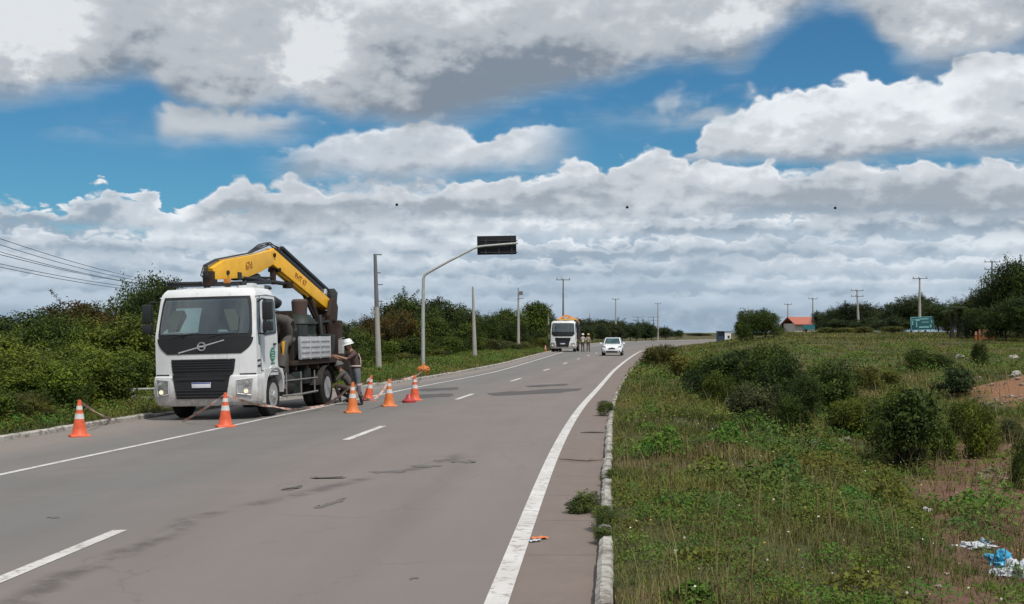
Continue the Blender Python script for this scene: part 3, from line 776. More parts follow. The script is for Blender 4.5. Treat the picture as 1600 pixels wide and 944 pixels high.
def build_plants():
    G1 = 'thicket beyond the left kerb'
    low = 'low front-row shrub left of the near truck'
    midl = 'taller middle-row bush left of the near truck'
    hi = 'dark back-row tree left of the near truck'
    # left of the truck, front row
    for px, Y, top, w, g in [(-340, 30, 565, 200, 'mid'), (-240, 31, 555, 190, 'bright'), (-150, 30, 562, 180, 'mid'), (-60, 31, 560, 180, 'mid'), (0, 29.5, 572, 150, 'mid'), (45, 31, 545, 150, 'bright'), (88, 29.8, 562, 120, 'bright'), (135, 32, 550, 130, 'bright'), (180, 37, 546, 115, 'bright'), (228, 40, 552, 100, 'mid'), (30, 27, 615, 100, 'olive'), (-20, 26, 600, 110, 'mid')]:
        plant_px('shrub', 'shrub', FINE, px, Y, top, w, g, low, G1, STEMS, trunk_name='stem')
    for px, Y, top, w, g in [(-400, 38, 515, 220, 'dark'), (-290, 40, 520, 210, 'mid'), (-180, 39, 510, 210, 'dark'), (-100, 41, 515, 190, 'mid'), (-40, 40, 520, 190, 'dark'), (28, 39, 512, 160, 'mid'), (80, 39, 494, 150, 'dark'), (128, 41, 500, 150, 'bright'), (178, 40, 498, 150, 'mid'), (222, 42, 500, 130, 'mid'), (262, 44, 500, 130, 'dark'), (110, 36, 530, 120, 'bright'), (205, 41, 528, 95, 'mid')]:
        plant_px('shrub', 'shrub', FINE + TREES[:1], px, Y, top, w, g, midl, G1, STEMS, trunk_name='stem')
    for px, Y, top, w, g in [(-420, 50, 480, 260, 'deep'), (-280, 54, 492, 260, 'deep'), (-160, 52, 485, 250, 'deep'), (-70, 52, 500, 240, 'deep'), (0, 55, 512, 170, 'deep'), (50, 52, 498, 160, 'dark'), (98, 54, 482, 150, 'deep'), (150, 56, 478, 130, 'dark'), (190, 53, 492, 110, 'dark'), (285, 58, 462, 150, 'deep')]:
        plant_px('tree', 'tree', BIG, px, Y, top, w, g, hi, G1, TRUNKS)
    plant_px('tree', 'tree', DRYTR, 140, 50, 474, 120, 'rust', 'rust-brown topped tree in the thicket left of the near truck', G1, TRUNKS)
    plant_px('tree', 'tree', DRYTR, 165, 48, 500, 90, 'rust', 'low tree with reddish dry leaves in the thicket left of the truck', G1, TRUNKS)
    plant_px('tree', 'tree', BIG, 232, 56, 433, 125, 'deep', 'tallest dark tree rising just left of the near truck cab', None, TRUNKS)
    plant_px('tree', 'tree', BIG, 262, 55, 447, 90, 'deep', 'dark rounded tree partly hidden behind the near truck cab', None, TRUNKS)
    # bare-branched palm-like top at the left edge
    o = empty('palm_tree', gpt(2, 58), .4, 'palm with thin fronds showing above the thicket at the far left', 'palm')
    hh = CAM_H + (520 - 500) * 58 / F_PX - o.location.z
    f = link_mesh('fronds', frond_mesh('fronds', 5, 12), LEAF, o); f.location = (0, 0, hh); f.scale = (.9, .9, .7); f.color = (.035, .05, .03, 1)
    MB().tube([(0, 0, -.1), (.05, 0, hh * .5), (0, 0, hh)], [.12, .09, .07], 8).build('trunk', WOOD, o)
    # behind and right of the truck up to the gantry pole
    hi2 = 'dark scrub tree behind the cantilever sign pole'
    for px, Y, top, w, g in [(330, 60, 485, 150, 'deep'), (395, 62, 492, 130, 'deep'), (450, 66, 500, 120, 'deep'), (505, 70, 502, 100, 'deep'), (540, 76, 506, 80, 'dark'), (575, 88, 502, 80, 'deep'), (612, 94, 474, 84, 'deep'), (652, 98, 466, 84, 'deep'), (694, 104, 470, 80, 'deep'), (728, 112, 482, 66, 'dark'), (756, 124, 492, 60, 'dark'), (782, 134, 492, 54, 'deep'), (640, 90, 490, 70, 'dark'), (680, 96, 496, 70, 'dark'), (712, 104, 502, 60, 'dark')]:
        plant_px('tree', 'tree', BIG + TREES, px, Y, top, w, g, hi2, 'trees along the left verge', TRUNKS)
    for px, Y, top, w in [(590, 84, 496, 76), (618, 88, 486, 74), (566, 80, 512, 60)]:
        plant_px('tree', 'tree', DRYTR, px, Y, top, w, 'rust', 'rust-coloured scrub tree between concrete pole and sign pole', 'trees along the left verge', TRUNKS)
    lo2 = 'low scrub bush along the left verge behind the truck'
    for px, Y, top, w, g in [(545, 62, 548, 60, 'dark'), (572, 70, 540, 64, 'dark'), (600, 76, 532, 64, 'mid'), (632, 82, 528, 64, 'dark'), (660, 88, 530, 60, 'mid'), (690, 94, 526, 60, 'dark'), (715, 102, 528, 52, 'dark'), (742, 110, 526, 46, 'mid'), (640, 74, 550, 44, 'olive'), (600, 68, 556, 44, 'mid'), (562, 60, 562, 50, 'mid'), (690, 86, 544, 36, 'olive'), (520, 50, 552, 80, 'dark'), (480, 50, 548, 80, 'dark'), (430, 50, 546, 90, 'dark'), (766, 112, 530, 36, 'grey'), (784, 116, 532, 34, 'grey'), (803, 112, 536, 30, 'grey'), (822, 118, 534, 30, 'olive')]:
        plant_px('shrub', 'shrub', SHRUBS, px, Y, top, w, g, lo2, 'bushes along the left verge', STEMS, trunk_name='stem')
    plant_px('tree', 'tree', TREES, 828, 146, 473, 66, 'mid', 'brighter green rounded tree left of the distant truck', None, TRUNKS)
    plant_px('tree', 'tree', TREES, 800, 140, 484, 52, 'mid', 'green tree beside the slim pole left of the distant truck', None, TRUNKS)
    for px, Y, top, w, g in [(850, 160, 488, 36, 'dark'), (866, 180, 498, 30, 'deep'), (812, 134, 506, 44, 'deep'), (838, 138, 512, 36, 'deep'), (790, 128, 508, 40, 'deep'), (846, 132, 528, 24, 'olive')]:
        plant_px('shrub', 'shrub', SHRUBS, px, Y, top, w, g, 'dark bush on the verge left of the distant truck', 'bushes by the distant truck', STEMS, trunk_name='stem')
    # dark ridge of trees behind the distant vehicles
    for px, Y, top, w in [(905, 240, 498, 46), (925, 250, 499, 44), (950, 262, 500, 44), (972, 270, 502, 46), (995, 280, 504, 44), (1018, 300, 508, 42), (1040, 310, 512, 36), (1056, 320, 517, 22), (935, 235, 506, 40), (960, 245, 508, 40), (985, 262, 510, 40), (1008, 282, 512, 40), (890, 225, 502, 40), (915, 222, 510, 36)]:
        plant_px('tree', 'tree', TREES, px, Y, top, w, 'far', 'distant dark tree behind the white car', 'trees behind the white car', TRUNKS)
    plant_px('tree', 'tree', TREES, 1085, 420, 521, 26, 'far', 'tiny far tree at the open gap on the skyline', 'specks of trees at the skyline gap')
    plant_px('tree', 'tree', TREES, 1104, 440, 522, 20, 'far', 'tiny far tree at the open gap on the skyline', 'specks of trees at the skyline gap')
    # ---- right side
    plant_px('tree', 'tree', BIG, 1176, 130, 484, 60, 'dark', 'rounded dark tree standing alone beside the small white building', None, TRUNKS)
    plant_px('tree', 'tree', BIG, 1196, 128, 488, 54, 'dark', 'dense dark tree just left of the red-roofed house', None, TRUNKS)
    plant_px('shrub', 'shrub', SHRUBS, 1160, 122, 502, 28, 'dark', 'low dark bush between the white building and the round tree', None, STEMS, trunk_name='stem')
    for px, Y, top, w in [(1222, 238, 506, 40), (1245, 270, 503, 36), (1268, 270, 500, 40), (1290, 215, 487, 46), (1310, 205, 480, 52), (1333, 200, 474, 56), (1358, 200, 476, 56), (1384, 195, 485, 50), (1404, 190, 472, 48), (1424, 180, 463, 56), (1446, 178, 465, 50), (1466, 172, 478, 46), (1318, 190, 500, 46), (1350, 185, 498, 50), (1378, 180, 500, 50), (1405, 176, 496, 46)]:
        plant_px('tree', 'tree', TREES + BIG, px, Y, top, w, 'far', 'distant dark tree between red roof and green sign', 'trees beyond the right field', TRUNKS)
    for px, Y, top, w in [(1300, 150, 511, 40), (1325, 148, 512, 36), (1285, 155, 514, 30), (1352, 146, 511, 40), (1395, 150, 510, 40)]:
        plant_px('shrub', 'shrub', SHRUBS, px, Y, top, w, 'olive', 'olive bush along the top edge of the right field', 'bushes along the top of the field', STEMS, trunk_name='stem')
    for px, Y, top, w in [(1480, 135, 474, 46), (1502, 132, 468, 50), (1526, 128, 462, 56), (1548, 122, 448, 60), (1565, 120, 424, 66), (1590, 118, 408, 76), (1625, 120, 410, 90), (1535, 115, 480, 60), (1572, 112, 468, 70), (1604, 110, 462, 70)]:
        plant_px('tree', 'tree', BIG, px, Y, top, w, 'deep', 'tall dark tree in the grove right of the green sign', 'grove at the right edge', TRUNKS)
    for i, (px, top) in enumerate([(1487, 486), (1499, 480), (1512, 484)]):
        p = gpt(px, 118); hh = CAM_H + (520 - top) * 118 / F_PX - p.z
        o = empty('banana_palm', p, i * 1.3, 'short palm with dark trunk in front of the dark grove', 'palm', 'short palms by the grove')
        f = link_mesh('fronds', frond_mesh('fronds', 50 + i, 14), LEAF, o); f.location = (0, 0, hh); f.scale = (1.2, 1.2, .75); f.color = (.035, .05, .018, 1)
        MB().tube([(0, 0, -.1), (.05, 0, hh * .5), (0, 0, hh)], [.26, .20, .14], 8).build('trunk', mat('dark_trunk', (.03, .026, .022), .9), o)
    # bushes of the field
    B = [(1150, 37, 545, 120, 'deep', FINE, 'large dark bush at the left of the bush cluster beyond the ditch'),
         (1195, 35, 537, 120, 'dark', FINE, 'tallest bush of the cluster beyond the ditch, bright leaves on top'),
         (1215, 32, 556, 80, 'deep', FINE, 'dark bush in the middle of the cluster beyond the ditch'),
         (1122, 33, 582, 60, 'mid', FINE, 'mid green bush at the left foot of the bush cluster'),
         (1292, 33, 564, 110, 'dark', FINE, 'broad rounded green bush right of the tall bush cluster'),
         (1255, 31, 582, 60, 'deep', FINE, 'deep green bush between the cluster and the broad bush'),
         (1180, 26.5, 600, 90, 'grey', FINE, 'grey-green twiggy bush low in front of the cluster'),
         (1235, 25, 612, 60, 'dark', FINE, 'small dark bush low in front of the cluster'),
         (1440, 62, 545, 52, 'dark', SHRUBS, 'dark isolated bush in the middle of the right field'),
         (1468, 60, 552, 50, 'dark', SHRUBS, 'low dark bush just right of the isolated field bush'),
         (1531, 60, 537, 26, 'deep', SHRUBS, 'small leaning dark bush near the orange posts'),
         (1330, 25, 622, 70, 'bright', FINE, 'bright green bush above the line of rubble'),
         (1360, 27, 620, 60, 'mid', FINE, 'green bush between the rubble and the dark stump'),
         (1414, 20.6, 606, 100, 'mid', TREES, 'leafy bush growing over the dark stump'),
         (1462, 21.5, 642, 60, 'mid', FINE, 'dark bush just right of the dark stump'),
         (1530, 21.5, 632, 60, 'bright', FINE, 'yellow-green bush below the red earth mound'),
         (1510, 25, 622, 50, 'mid', FINE, 'mid green bush left below the red earth mound'),
         (1597, 16.5, 692, 40, 'dark', SHRUBS, 'dark bush at the right edge above the litter'),
         (1580, 24, 652, 50, 'grey', FINE, 'grey-green bush at the foot of the red earth mound'),
         (1030, 60, 540, 60, 'olive', SHRUBS, 'olive tuft bush on the bank near the road bend'),
         (1060, 48, 556, 50, 'olive', SHRUBS, 'olive bush on the bank right of the road bend'),
         (1095, 40, 560, 60, 'mid', SHRUBS, 'small green bush left of the bush cluster'),
         (1350, 44, 575, 50, 'olive', SHRUBS, 'olive bush in the field behind the broad bush'),
         (1385, 48, 578, 40, 'olive', SHRUBS, 'small olive bush in the field left of the sapling')]
    for px, Y, top, w, g, ms, lb in B:
        plant_px('bush', 'bush', ms, px, Y, top, w, g, lb, None, STEMS, trunk_name='stem')
    # slim layered sapling
    p = at(1500, 618); o = empty('sapling', p, 0, 'slim dark sapling with layered leaves left of the red mound', 'sapling')
    h = 50 * p.y / F_PX
    MB().tube([(0, 0, -.05), (.03, 0, h * .5), (0, .02, h)], [.02, .015, .006], 6).build('trunk', WOOD, o)
    for k in range(1):
        c = link_mesh('crown', crown_mesh('crown', 77, 1800, .07, 12, 0, .28, .4), LEAF, o); c.scale = (h * .95, h * .95, h); c.color = (.035, .055, .025, 1)
    # leafy shrub on a dark bundle of stems
    p = at(1414, 742); o = empty('bush', p, .3, 'leafy dark bush on a bundle of dark bare stems beside the reddish soil', 'bush')
    h = 124 * p.y / F_PX; rnd = random.Random(9)
    b = MB()
    for k in range(70):
        a = rnd.uniform(0, 6.28); r0 = rnd.uniform(.0, .13); z1 = h * rnd.uniform(.35, .62); r1 = r0 + rnd.uniform(0, .14)
        b.tube([(r0 * math.cos(a), r0 * math.sin(a), -.05), ((r0 + .02) * math.cos(a + .2), (r0 + .02) * math.sin(a + .2), z1 * .5), (r1 * math.cos(a + .3), r1 * math.sin(a + .3), z1)], [.013, .010, .004], 4)
    b.build('stems', mat('dead_twigs', (.030, .024, .020), .95), o)
    c = link_mesh('crown', crown_mesh('crown', 91, 6000, .040, 18, .30, .44, .9), LEAF, o); c.scale = (h * .78, h * .72, h); c.color = (.046, .070, .019, 1)
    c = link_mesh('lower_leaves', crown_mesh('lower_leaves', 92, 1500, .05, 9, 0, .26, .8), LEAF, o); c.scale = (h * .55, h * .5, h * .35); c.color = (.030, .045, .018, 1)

def in_view(X, Y, margin=1.5):
    return np.abs(X) < Y * (800 / F_PX) + margin
def blades(X, Y, Z, H, W, tint, rng, lean=.35):
    n = len(X); a = rng.random(n) * 2 * PI; d = np.stack([np.cos(a), np.sin(a), np.zeros(n)], 1); s_ = np.stack([-np.sin(a), np.cos(a), np.zeros(n)], 1)
    P = np.stack([X, Y, Z - .01], 1); L = (lean * (.3 + rng.random(n)))[:, None]
    H = H[:, None]; W = W[:, None] / 2
    mid_ = P + np.array([0, 0, 1]) * H * .6 + d * H * L * .35; tip = P + np.array([0, 0, 1]) * H + d * H * L
    v = np.stack([P - s_ * W, P + s_ * W, mid_ + s_ * W * .75, mid_ - s_ * W * .75, tip + s_ * W * .15, tip - s_ * W * .15], 1).reshape(-1, 3)
    b_ = np.arange(n)[:, None] * 6
    f = np.concatenate([b_ + np.array([[0, 1, 2, 3]]), b_ + np.array([[3, 2, 4, 5]])], 1).reshape(-1, 4)
    return v, f, np.repeat(tint, 2, 0)
PAL = np.array([(.084, .112, .022), (.120, .132, .028), (.158, .145, .042), (.210, .165, .070), (.165, .105, .060), (.048, .070, .018)])
def pick_tint(X, Y, rng, k_dry=0.0):
    a = n2d(X, Y, 3.2, 6) + .5 * n2d(X, Y, 1.1, 9) + .45 * rng.normal(size=len(X)) + k_dry
    i = np.select([a < -.9, a < -.25, a < .3, a < .9, a < 1.5], [5, 0, 1, 2, 3], 4)
    return PAL[i] * (.75 + .5 * rng.random((len(X), 1))) * np.clip(1 + .38 * n2d(X, Y * .7, 2.6, 31), .5, 1.5)[:, None]
def bare(X, Y):
    """1 where the earth is bare"""
    m = n2d(X, Y, 1.4, 3) * .5
    d1 = ((X - 17.5) / 4.2) ** 2 + ((Y - 36.5) / 5.0) ** 2 + m
    d2 = ((X - .405 * Y) / (.45 + .055 * Y)) ** 2 + ((Y - 17.0) / 11.5) ** 2 + m * 1.6
    return np.maximum(1 - sstep(.5, 1.4, d1), .85 * (1 - sstep(.5, 1.4, d2)))
def build_grass():
    rng = np.random.default_rng(21)
    VV = []; FF = []; TT = []; off = 0
    def add(v, f, t_):
        nonlocal off
        VV.append(v); FF.append(f + off); TT.append(t_); off += len(v)
    def field(y0, y1, n, hmin, hmax, wid, dmax=90.0, side=1, clump=1):
        nonlocal off
        u = rng.random(n); Y = y0 + (y1 - y0) * u
        if side > 0:
            lo = KR(Y) + .10; hi_ = np.minimum(Y * (800 / F_PX) + 2.5 + .06 * Y, KR(Y) + dmax)
        else:
            hi_ = KL(Y) - .12; lo = np.maximum(-(Y * (800 / F_PX) + 7), KL(Y) - dmax)
        wd = hi_ - lo; keep = (wd > 0) & (rng.random(n) < wd / max(1e-6, wd.max())); Y = Y[keep]; lo = lo[keep]; wd = wd[keep]
        q = rng.random(len(Y)); X = lo + wd * q
        keep = rng.random(len(Y)) > bare(X, Y) * .93; X, Y = X[keep], Y[keep]
        dens = .5 + .5 * n2d(X, Y, 1.3, 12); keep = rng.random(len(X)) < .35 + .65 * dens; X, Y = X[keep], Y[keep]
        X = np.repeat(X, clump); Y = np.repeat(Y, clump)
        X = X + rng.normal(size=len(X)) * wid * 4; Y = Y + rng.normal(size=len(Y)) * wid * 4
        if side > 0: X = np.maximum(X, KR(Y) + .12)
        else: X = np.minimum(X, KL(Y) - .12)
        H = hmin + (hmax - hmin) * rng.random(len(X)) ** 1.6 * (.55 + .45 * (1 + n2d(X, Y, 2.1, 15)) * .8)
        dk = (X - KR(Y)) if side > 0 else (KL(Y) - X); H = H * (.65 + .35 * sstep(0, 1.2, dk))
        add(*blades(X, Y, ground_z(X, Y), H, np.full(len(X), wid) * (.6 + .8 * rng.random(len(X))), pick_tint(X, Y, rng, -.1), rng, .8))
    field(6.5, 16, 30000, .025, .13, .006, side=1, clump=6)
    field(13, 32, 38000, .035, .19, .010, side=1, clump=6)
    field(30, 65, 34000, .06, .28, .017, side=1, clump=5)
    field(60, 130, 34000, .06, .26, .035, side=1, clump=4)
    field(110, 200, 22000, .07, .28, .06, side=1, clump=4)
    field(14, 45, 22000, .06, .30, .012, dmax=6, side=-1, clump=5)
    field(40, 130, 30000, .08, .34, .025, dmax=9, side=-1, clump=4)
    field(120, 240, 8000, .15, .6, .08, dmax=20, side=-1, clump=4)
    # sparse tall dry stalks and seed heads
    n_ = 5200; Y = 8 + 60 * rng.random(n_) ** 1.5; X = KR(Y) + .3 + rng.random(n_) * np.maximum(.3, Y * .43 + 1 - KR(Y)); kk = (n2d(X, Y, 1.6, 40) > -.1); X, Y = X[kk], Y[kk]
    tt_ = np.array([(.20, .155, .075)]) * (.5 + .8 * rng.random((len(X), 1)))
    add(*blades(X, Y, ground_z(X, Y), .22 + .38 * rng.random(len(X)), .004 + .0003 * Y, tt_, rng, .5))
    v = np.concatenate(VV); f = np.concatenate(FF); t_ = np.concatenate(TT)
    o = link_mesh('grass', np_mesh('grass', v, f, 4, t_), GRASS)
    tag(o, 'rough mixed green and dry grass on both verges', 'grass', kind='stuff')
    # ---- creeping broad-leaved weeds among the grass
    VV, FF, TT = [], [], []; off = 0
    def weeds(y0, y1, npatch, nleaf, leaf, hgt, side=1, rad=.28, dmax=30, thr=-.2):
        nonlocal off
        Y = y0 + (y1 - y0) * rng.random(npatch)
        X = (KR(Y) + .2 + rng.random(npatch) * np.maximum(.5, np.minimum(dmax, Y * .43 + 1 - KR(Y)))) if side > 0 else (KL(Y) - .2 - rng.random(npatch) * dmax)
        k = (n2d(X, Y, 1.7, 22) + .6 * rng.normal(size=npatch) * .5 > thr) & (rng.random(npatch) > bare(X, Y) * .93); X, Y = X[k], Y[k]
        tn = np.stack([.052 + .070 * rng.random(len(X)), .095 + .065 * rng.random(len(X)), .016 + .010 * rng.random(len(X))], 1)
        hs = hgt * (.5 + .8 * rng.random(len(X)))
        r_ = rad * (.5 + rng.random(len(X)))
        m = nleaf; dx = rng.normal(size=(len(X), m)) * r_[:, None] * .5; dy = rng.normal(size=(len(X), m)) * r_[:, None] * .5
        fall = np.exp(-(dx ** 2 + dy ** 2) / (r_[:, None] ** 2))
        zz = hs[:, None] * fall * (.45 + .6 * rng.random((len(X), m)))
        XX = (X[:, None] + dx).ravel(); YY = (Y[:, None] + dy).ravel(); ZZ = zz.ravel()
        kk = (XX > KR(YY) + .02) if side > 0 else (XX < KL(YY) - .02)
        P = np.stack([XX, YY, ground_z(XX, YY) + .01 + ZZ], 1)[kk]
        N = rng.normal(size=(len(P), 3)) * .55 + np.array([0, -.15, .9]); N /= np.linalg.norm(N, axis=1, keepdims=True)
        L = leaf * (.6 + .8 * rng.random(len(P)))
        v_, f_ = leaf_quads(P, N, L, L * .62, rng, .1)
        c_ = np.repeat(tn, m, 0)[kk] * (.75 + .5 * rng.random((len(P), 1)))
        VV.append(v_); FF.append(f_ + off); TT.append(c_); off += len(v_)
    weeds(7.8, 13, 330, 190, .026, .18, rad=.26, thr=-.3)
    weeds(7.6, 10.0, 60, 300, .045, .20, rad=.24, thr=0)
    weeds(12, 22, 420, 130, .036, .20, rad=.34)
    weeds(12, 24, 70, 420, .055, .42, rad=.50, thr=.1)
    weeds(20, 45, 420, 90, .055, .28, rad=.45)
    weeds(45, 100, 500, 60, .12, .40, rad=1.0, dmax=60)
    weeds(20, 60, 500, 80, .06, .28, side=-1, rad=.45, dmax=4, thr=-.6)
    weeds(55, 120, 500, 60, .10, .35, side=-1, rad=.7, dmax=7, thr=-.6)
    o = link_mesh('weeds', np_mesh('weeds', np.concatenate(VV), np.concatenate(FF), 4, np.concatenate(TT)), GRASS)
    tag(o, 'creeping broad-leaved weeds spread through the verge grass', 'weeds', kind='stuff')
    # ---- seed heads and tiny pale flowers
    n = 170; Y = 8 + 22 * rng.random(n); X = KR(Y) + .25 + rng.random(n) ** 1.4 * (Y * .42 + .5 - KR(Y)); Z = ground_z(X, Y) + .10 + .16 * rng.random(n)
    P = np.stack([X, Y, Z], 1); N = rng.normal(size=(n, 3)) * .4 + np.array([0, -.5, .8]); N /= np.linalg.norm(N, axis=1, keepdims=True)
    s_ = .009 + .010 * rng.random(n)
    v, f = leaf_quads(P, N, s_ * 1.5, s_ * 1.3, rng)
    t_ = np.array([(.62, .60, .50)]) * (.6 + .5 * rng.random((n, 1)))
    yel = rng.random(n) < .3; t_[yel] = np.array([.55, .38, .10]) * (.7 + .4 * rng.random((yel.sum(), 1)))
    sv, sf, st = blades(X, Y, ground_z(X, Y), Z - ground_z(X, Y) + .01, np.full(n, .004), np.tile([[.10, .10, .04]], (n, 1)), rng, .02)
    o = link_mesh('wildflowers', np_mesh('wildflowers', np.concatenate([v, sv]), np.concatenate([f, sf + len(v)]), 4, np.concatenate([t_, st])), GRASS)
    tag(o, 'tiny pale and yellow flower heads over the right verge', 'flowers', kind='stuff')
build_plants()
build_grass()
# ================================================================ vehicle materials
def truck_paint():
    m, t, out = new_mat('white_truck_paint'); co = obj_co(t); s3 = t.sep(co)
    n = t.noise(co, 1.6, 5, .6); c = t.mix(t.mr(n, .3, .7), (.62, .63, .63, 1), (.69, .70, .70, 1))
    st = t.noise(t.xyz(t.m('MULTIPLY', s3[0], 9.0), t.m('MULTIPLY', s3[1], 9.0), t.m('MULTIPLY', s3[2], .8)), 1.0, 5, .7)
    c = t.mix(t.mr(st, .50, .72, 0, .40, True), c, (.36, .33, .29, 1))                      # rain streaks
    low = t.m('MULTIPLY', t.mr(s3[2], .35, 1.15, 1, 0), t.mr(t.noise(co, 5.0, 6, .7), .30, .62, .1, 1, True))
    c = t.mix(t.m('MULTIPLY', low, .62), c, (.27, .22, .175, 1))                             # road dust thrown up from the wheels
    principled(t, out, c, t.mr(n, .2, .8, .30, .42), 0, .5, None, .25); return m
WHITE = truck_paint()
CARWHITE = mat('white_car_paint', (.74, .75, .77), .22, 0, .5, scale=1.2, var=.03, coat=.6)
BLACKP = mat('black_trim_plastic', (.018, .019, .021), .45, 0, .4, dirt=.12, dirt_col=(.06, .055, .05))
RUBBER = mat('tyre_rubber', (.020, .019, .018), .85, 0, .25, dirt=.25, dirt_col=(.09, .075, .06), scale=5)
RIM = mat('wheel_rim_metal', (.42, .42, .41), .5, .4, .5, dirt=.35, dirt_col=(.10, .085, .07), scale=7)
CHASSIS = mat('greasy_chassis', (.030, .027, .024), .7, .2, .4, dirt=.4, dirt_col=(.085, .068, .05), scale=4, var=.3)
YELLOW = mat('yellow_crane_paint', (.82, .43, .016), .42, 0, .5, dirt=.22, dirt_col=(.34, .15, .03), scale=3, var=.1, coat=.2)
AMBER = mat('worn_orange_paint', (.50, .17, .03), .5, 0, .4, dirt=.2, dirt_col=(.2, .09, .03))
STEEL = mat('polished_rod', (.55, .55, .55), .25, .9)
ALU = mat('dull_aluminium', (.50, .50, .51), .5, .35, .5, dirt=.25, dirt_col=(.22, .20, .18), scale=4)
GREY = mat('grey_canvas', (.085, .076, .068), .9, 0, .2, dirt=.3, dirt_col=(.07, .06, .05), scale=5, bumps=.5)
BROWN = mat('brown_rusty_steel', (.042, .027, .021), .8, .2, .3, dirt=.35, dirt_col=(.03, .025, .022), scale=5)
DGREEN = mat('dark_green_steel', (.014, .021, .018), .6, .1, .4, dirt=.3, dirt_col=(.05, .035, .028))
def glass_mat():
    m, t, out = new_mat('tinted_glass_sky_sheen'); co = obj_co(t)
    n = t.noise(co, 2.2, 4, .6)
    c = t.mix(t.mr(n, .35, .65), (.014, .040, .044, 1), (.05, .10, .105, 1))  # dark tint with lighter teal patches, sky reflection put into the colour
    principled(t, out, c, .07, 0, .6); return m
GLASS = glass_mat()
def clear_mat():
    m, t, out = new_mat('clear_glass')
    fr = t.node('ShaderNodeFresnel'); fr.inputs[0].default_value = 1.5
    g = t.node('ShaderNodeBsdfGlossy'); g.inputs['Roughness'].default_value = .04
    tr = t.node('ShaderNodeBsdfTransparent'); tr.inputs[0].default_value = (.93, .98, .98, 1)
    mx = t.node('ShaderNodeMixShader'); t.set(mx.inputs[0], t.m('MULTIPLY_ADD', fr.outputs[0], 1.5, .10, clamp=True))
    t.l.new(tr.outputs[0], mx.inputs[1]); t.l.new(g.outputs[0], mx.inputs[2]); t.l.new(mx.outputs[0], out.inputs[0]); return m
CLEAR = clear_mat()
PAPER = mat('sheet_of_paper', (.70, .90, .88), .8, 0, .2, scale=1, var=.08)
PLATE = mat('plate_white', (.60, .62, .66), .5); PLATEBLUE = mat('plate_blue', (.02, .05, .25), .5)
LAMPGLASS = mat('lamp_glass', (.42, .43, .43), .12, .5, .6, scale=14, var=.4)
def emit_mat(name, color, s):
    m, t, out = new_mat(name); e = t.node('ShaderNodeEmission'); e.inputs[0].default_value = (*color, 1); e.inputs[1].default_value = s
    t.l.new(e.outputs[0], out.inputs[0]); return m
LIT = emit_mat('lit_lamp', (1.0, .86, .60), .95)
GREENLOGO = mat('green_sticker', (.02, .22, .13), .5)
INKBROWN = mat('brown_lettering', (.30, .09, .02), .6)
HOSE = mat('black_hose', (.014, .014, .015), .5)

def wheel(parent, x, y, r=.5, w=.28, side=1, truck=True, dual=False):
    """tyre with a rim; the axle runs along x, side = +1 when the outer face looks towards +x"""
    b = MB(); s = side
    prof = [(r * .60, -w / 2), (r * .86, -w / 2), (r * .97, -w * .42), (r, -w * .3), (r, w * .3), (r * .97, w * .42), (r * .86, w / 2), (r * .60, w / 2)]
    b.lathe(prof, (0, 0, 0), 'X', 32, cap=False)
    for k in range(40 if truck else 0):     # tread lugs
        a = 2 * PI * k / 40
        b.box((0, math.cos(a) * r, math.sin(a) * r), (w * .62, .035, .02), (a + PI / 2, 0, 0))
    if dual: b.lathe([(q, h - s * (w + .05)) for q, h in prof], (0, 0, 0), 'X', 28, cap=False)
    t_ = b.build('wheel', RUBBER, parent, angle=40, loc=(x, y, r)); bb = MB(); o_ = s * w / 2
    if truck:
        bb.lathe([(r * .61, o_ * .98), (r * .58, o_ * .9), (r * .54, o_ * .2 if dual else o_ * .75), (r * .35, o_ * .1 if dual else o_ * .9), (r * .22, o_ * .25 if dual else o_ * 1.1), (r * .17, o_ * .9 if dual else o_ * 1.35), (.01, o_ * .95 if dual else o_ * 1.4)], (0, 0, 0), 'X', 28)
        for k in range(10):
            a = 2 * PI * k / 10; bb.box((o_ * (.2 if dual else 1.0), math.cos(a) * r * .29, math.sin(a) * r * .29), (.06, .03, .03))
    else:
        bb.lathe([(r * .62, o_ * .95), (r * .58, o_ * .7), (r * .2, o_ * .8), (.01, o_ * .85)], (0, 0, 0), 'X', 20)
        for k in range(5):
            a = 2 * PI * k / 5; bb.beam((o_ * .9, math.cos(a) * r * .1, math.sin(a) * r * .1), (o_ * .9, math.cos(a) * r * .58, math.sin(a) * r * .58), .05, .02)
    bb.build('rim', RIM, t_, angle=40)
    return t_

def cab_front(x, z):
    """depth of the cab's front skin at this place (0 = foremost)"""
    y = .05 if z < 1.95 else .05 + .24 * ((z - 1.95) / .95) ** 1.1
    return y + .16 * min(1.0, abs(x) / 1.2) ** 3.2
def half_w(z):
    return 1.235 if z < 1.9 else 1.235 - .075 * (z - 1.9) / 1.1
def front_panel(b, rows, off, nx=24, mi=0):
    """rows = [(z, x left, x right)] from the bottom up; laid on the cab front, off metres proud of it"""
    zs = [r[0] for r in rows]
    def fn(u, v):
        z = zs[0] + (zs[-1] - zs[0]) * v
        a = float(np.interp(z, zs, [r[1] for r in rows])); c = float(np.interp(z, zs, [r[2] for r in rows])); x = a + (c - a) * u
        return (x, cab_front(x, z) - off, z)
    return b.grid(fn, nx, max(2, len(rows) * 3), mi)
def side_panel(b, poly, off, side=1, mi=0):
    n = len(poly)
    b._add([(side * (half_w(z) + off), y, z) for y, z in poly], [tuple(range(n))], None, mi); return b

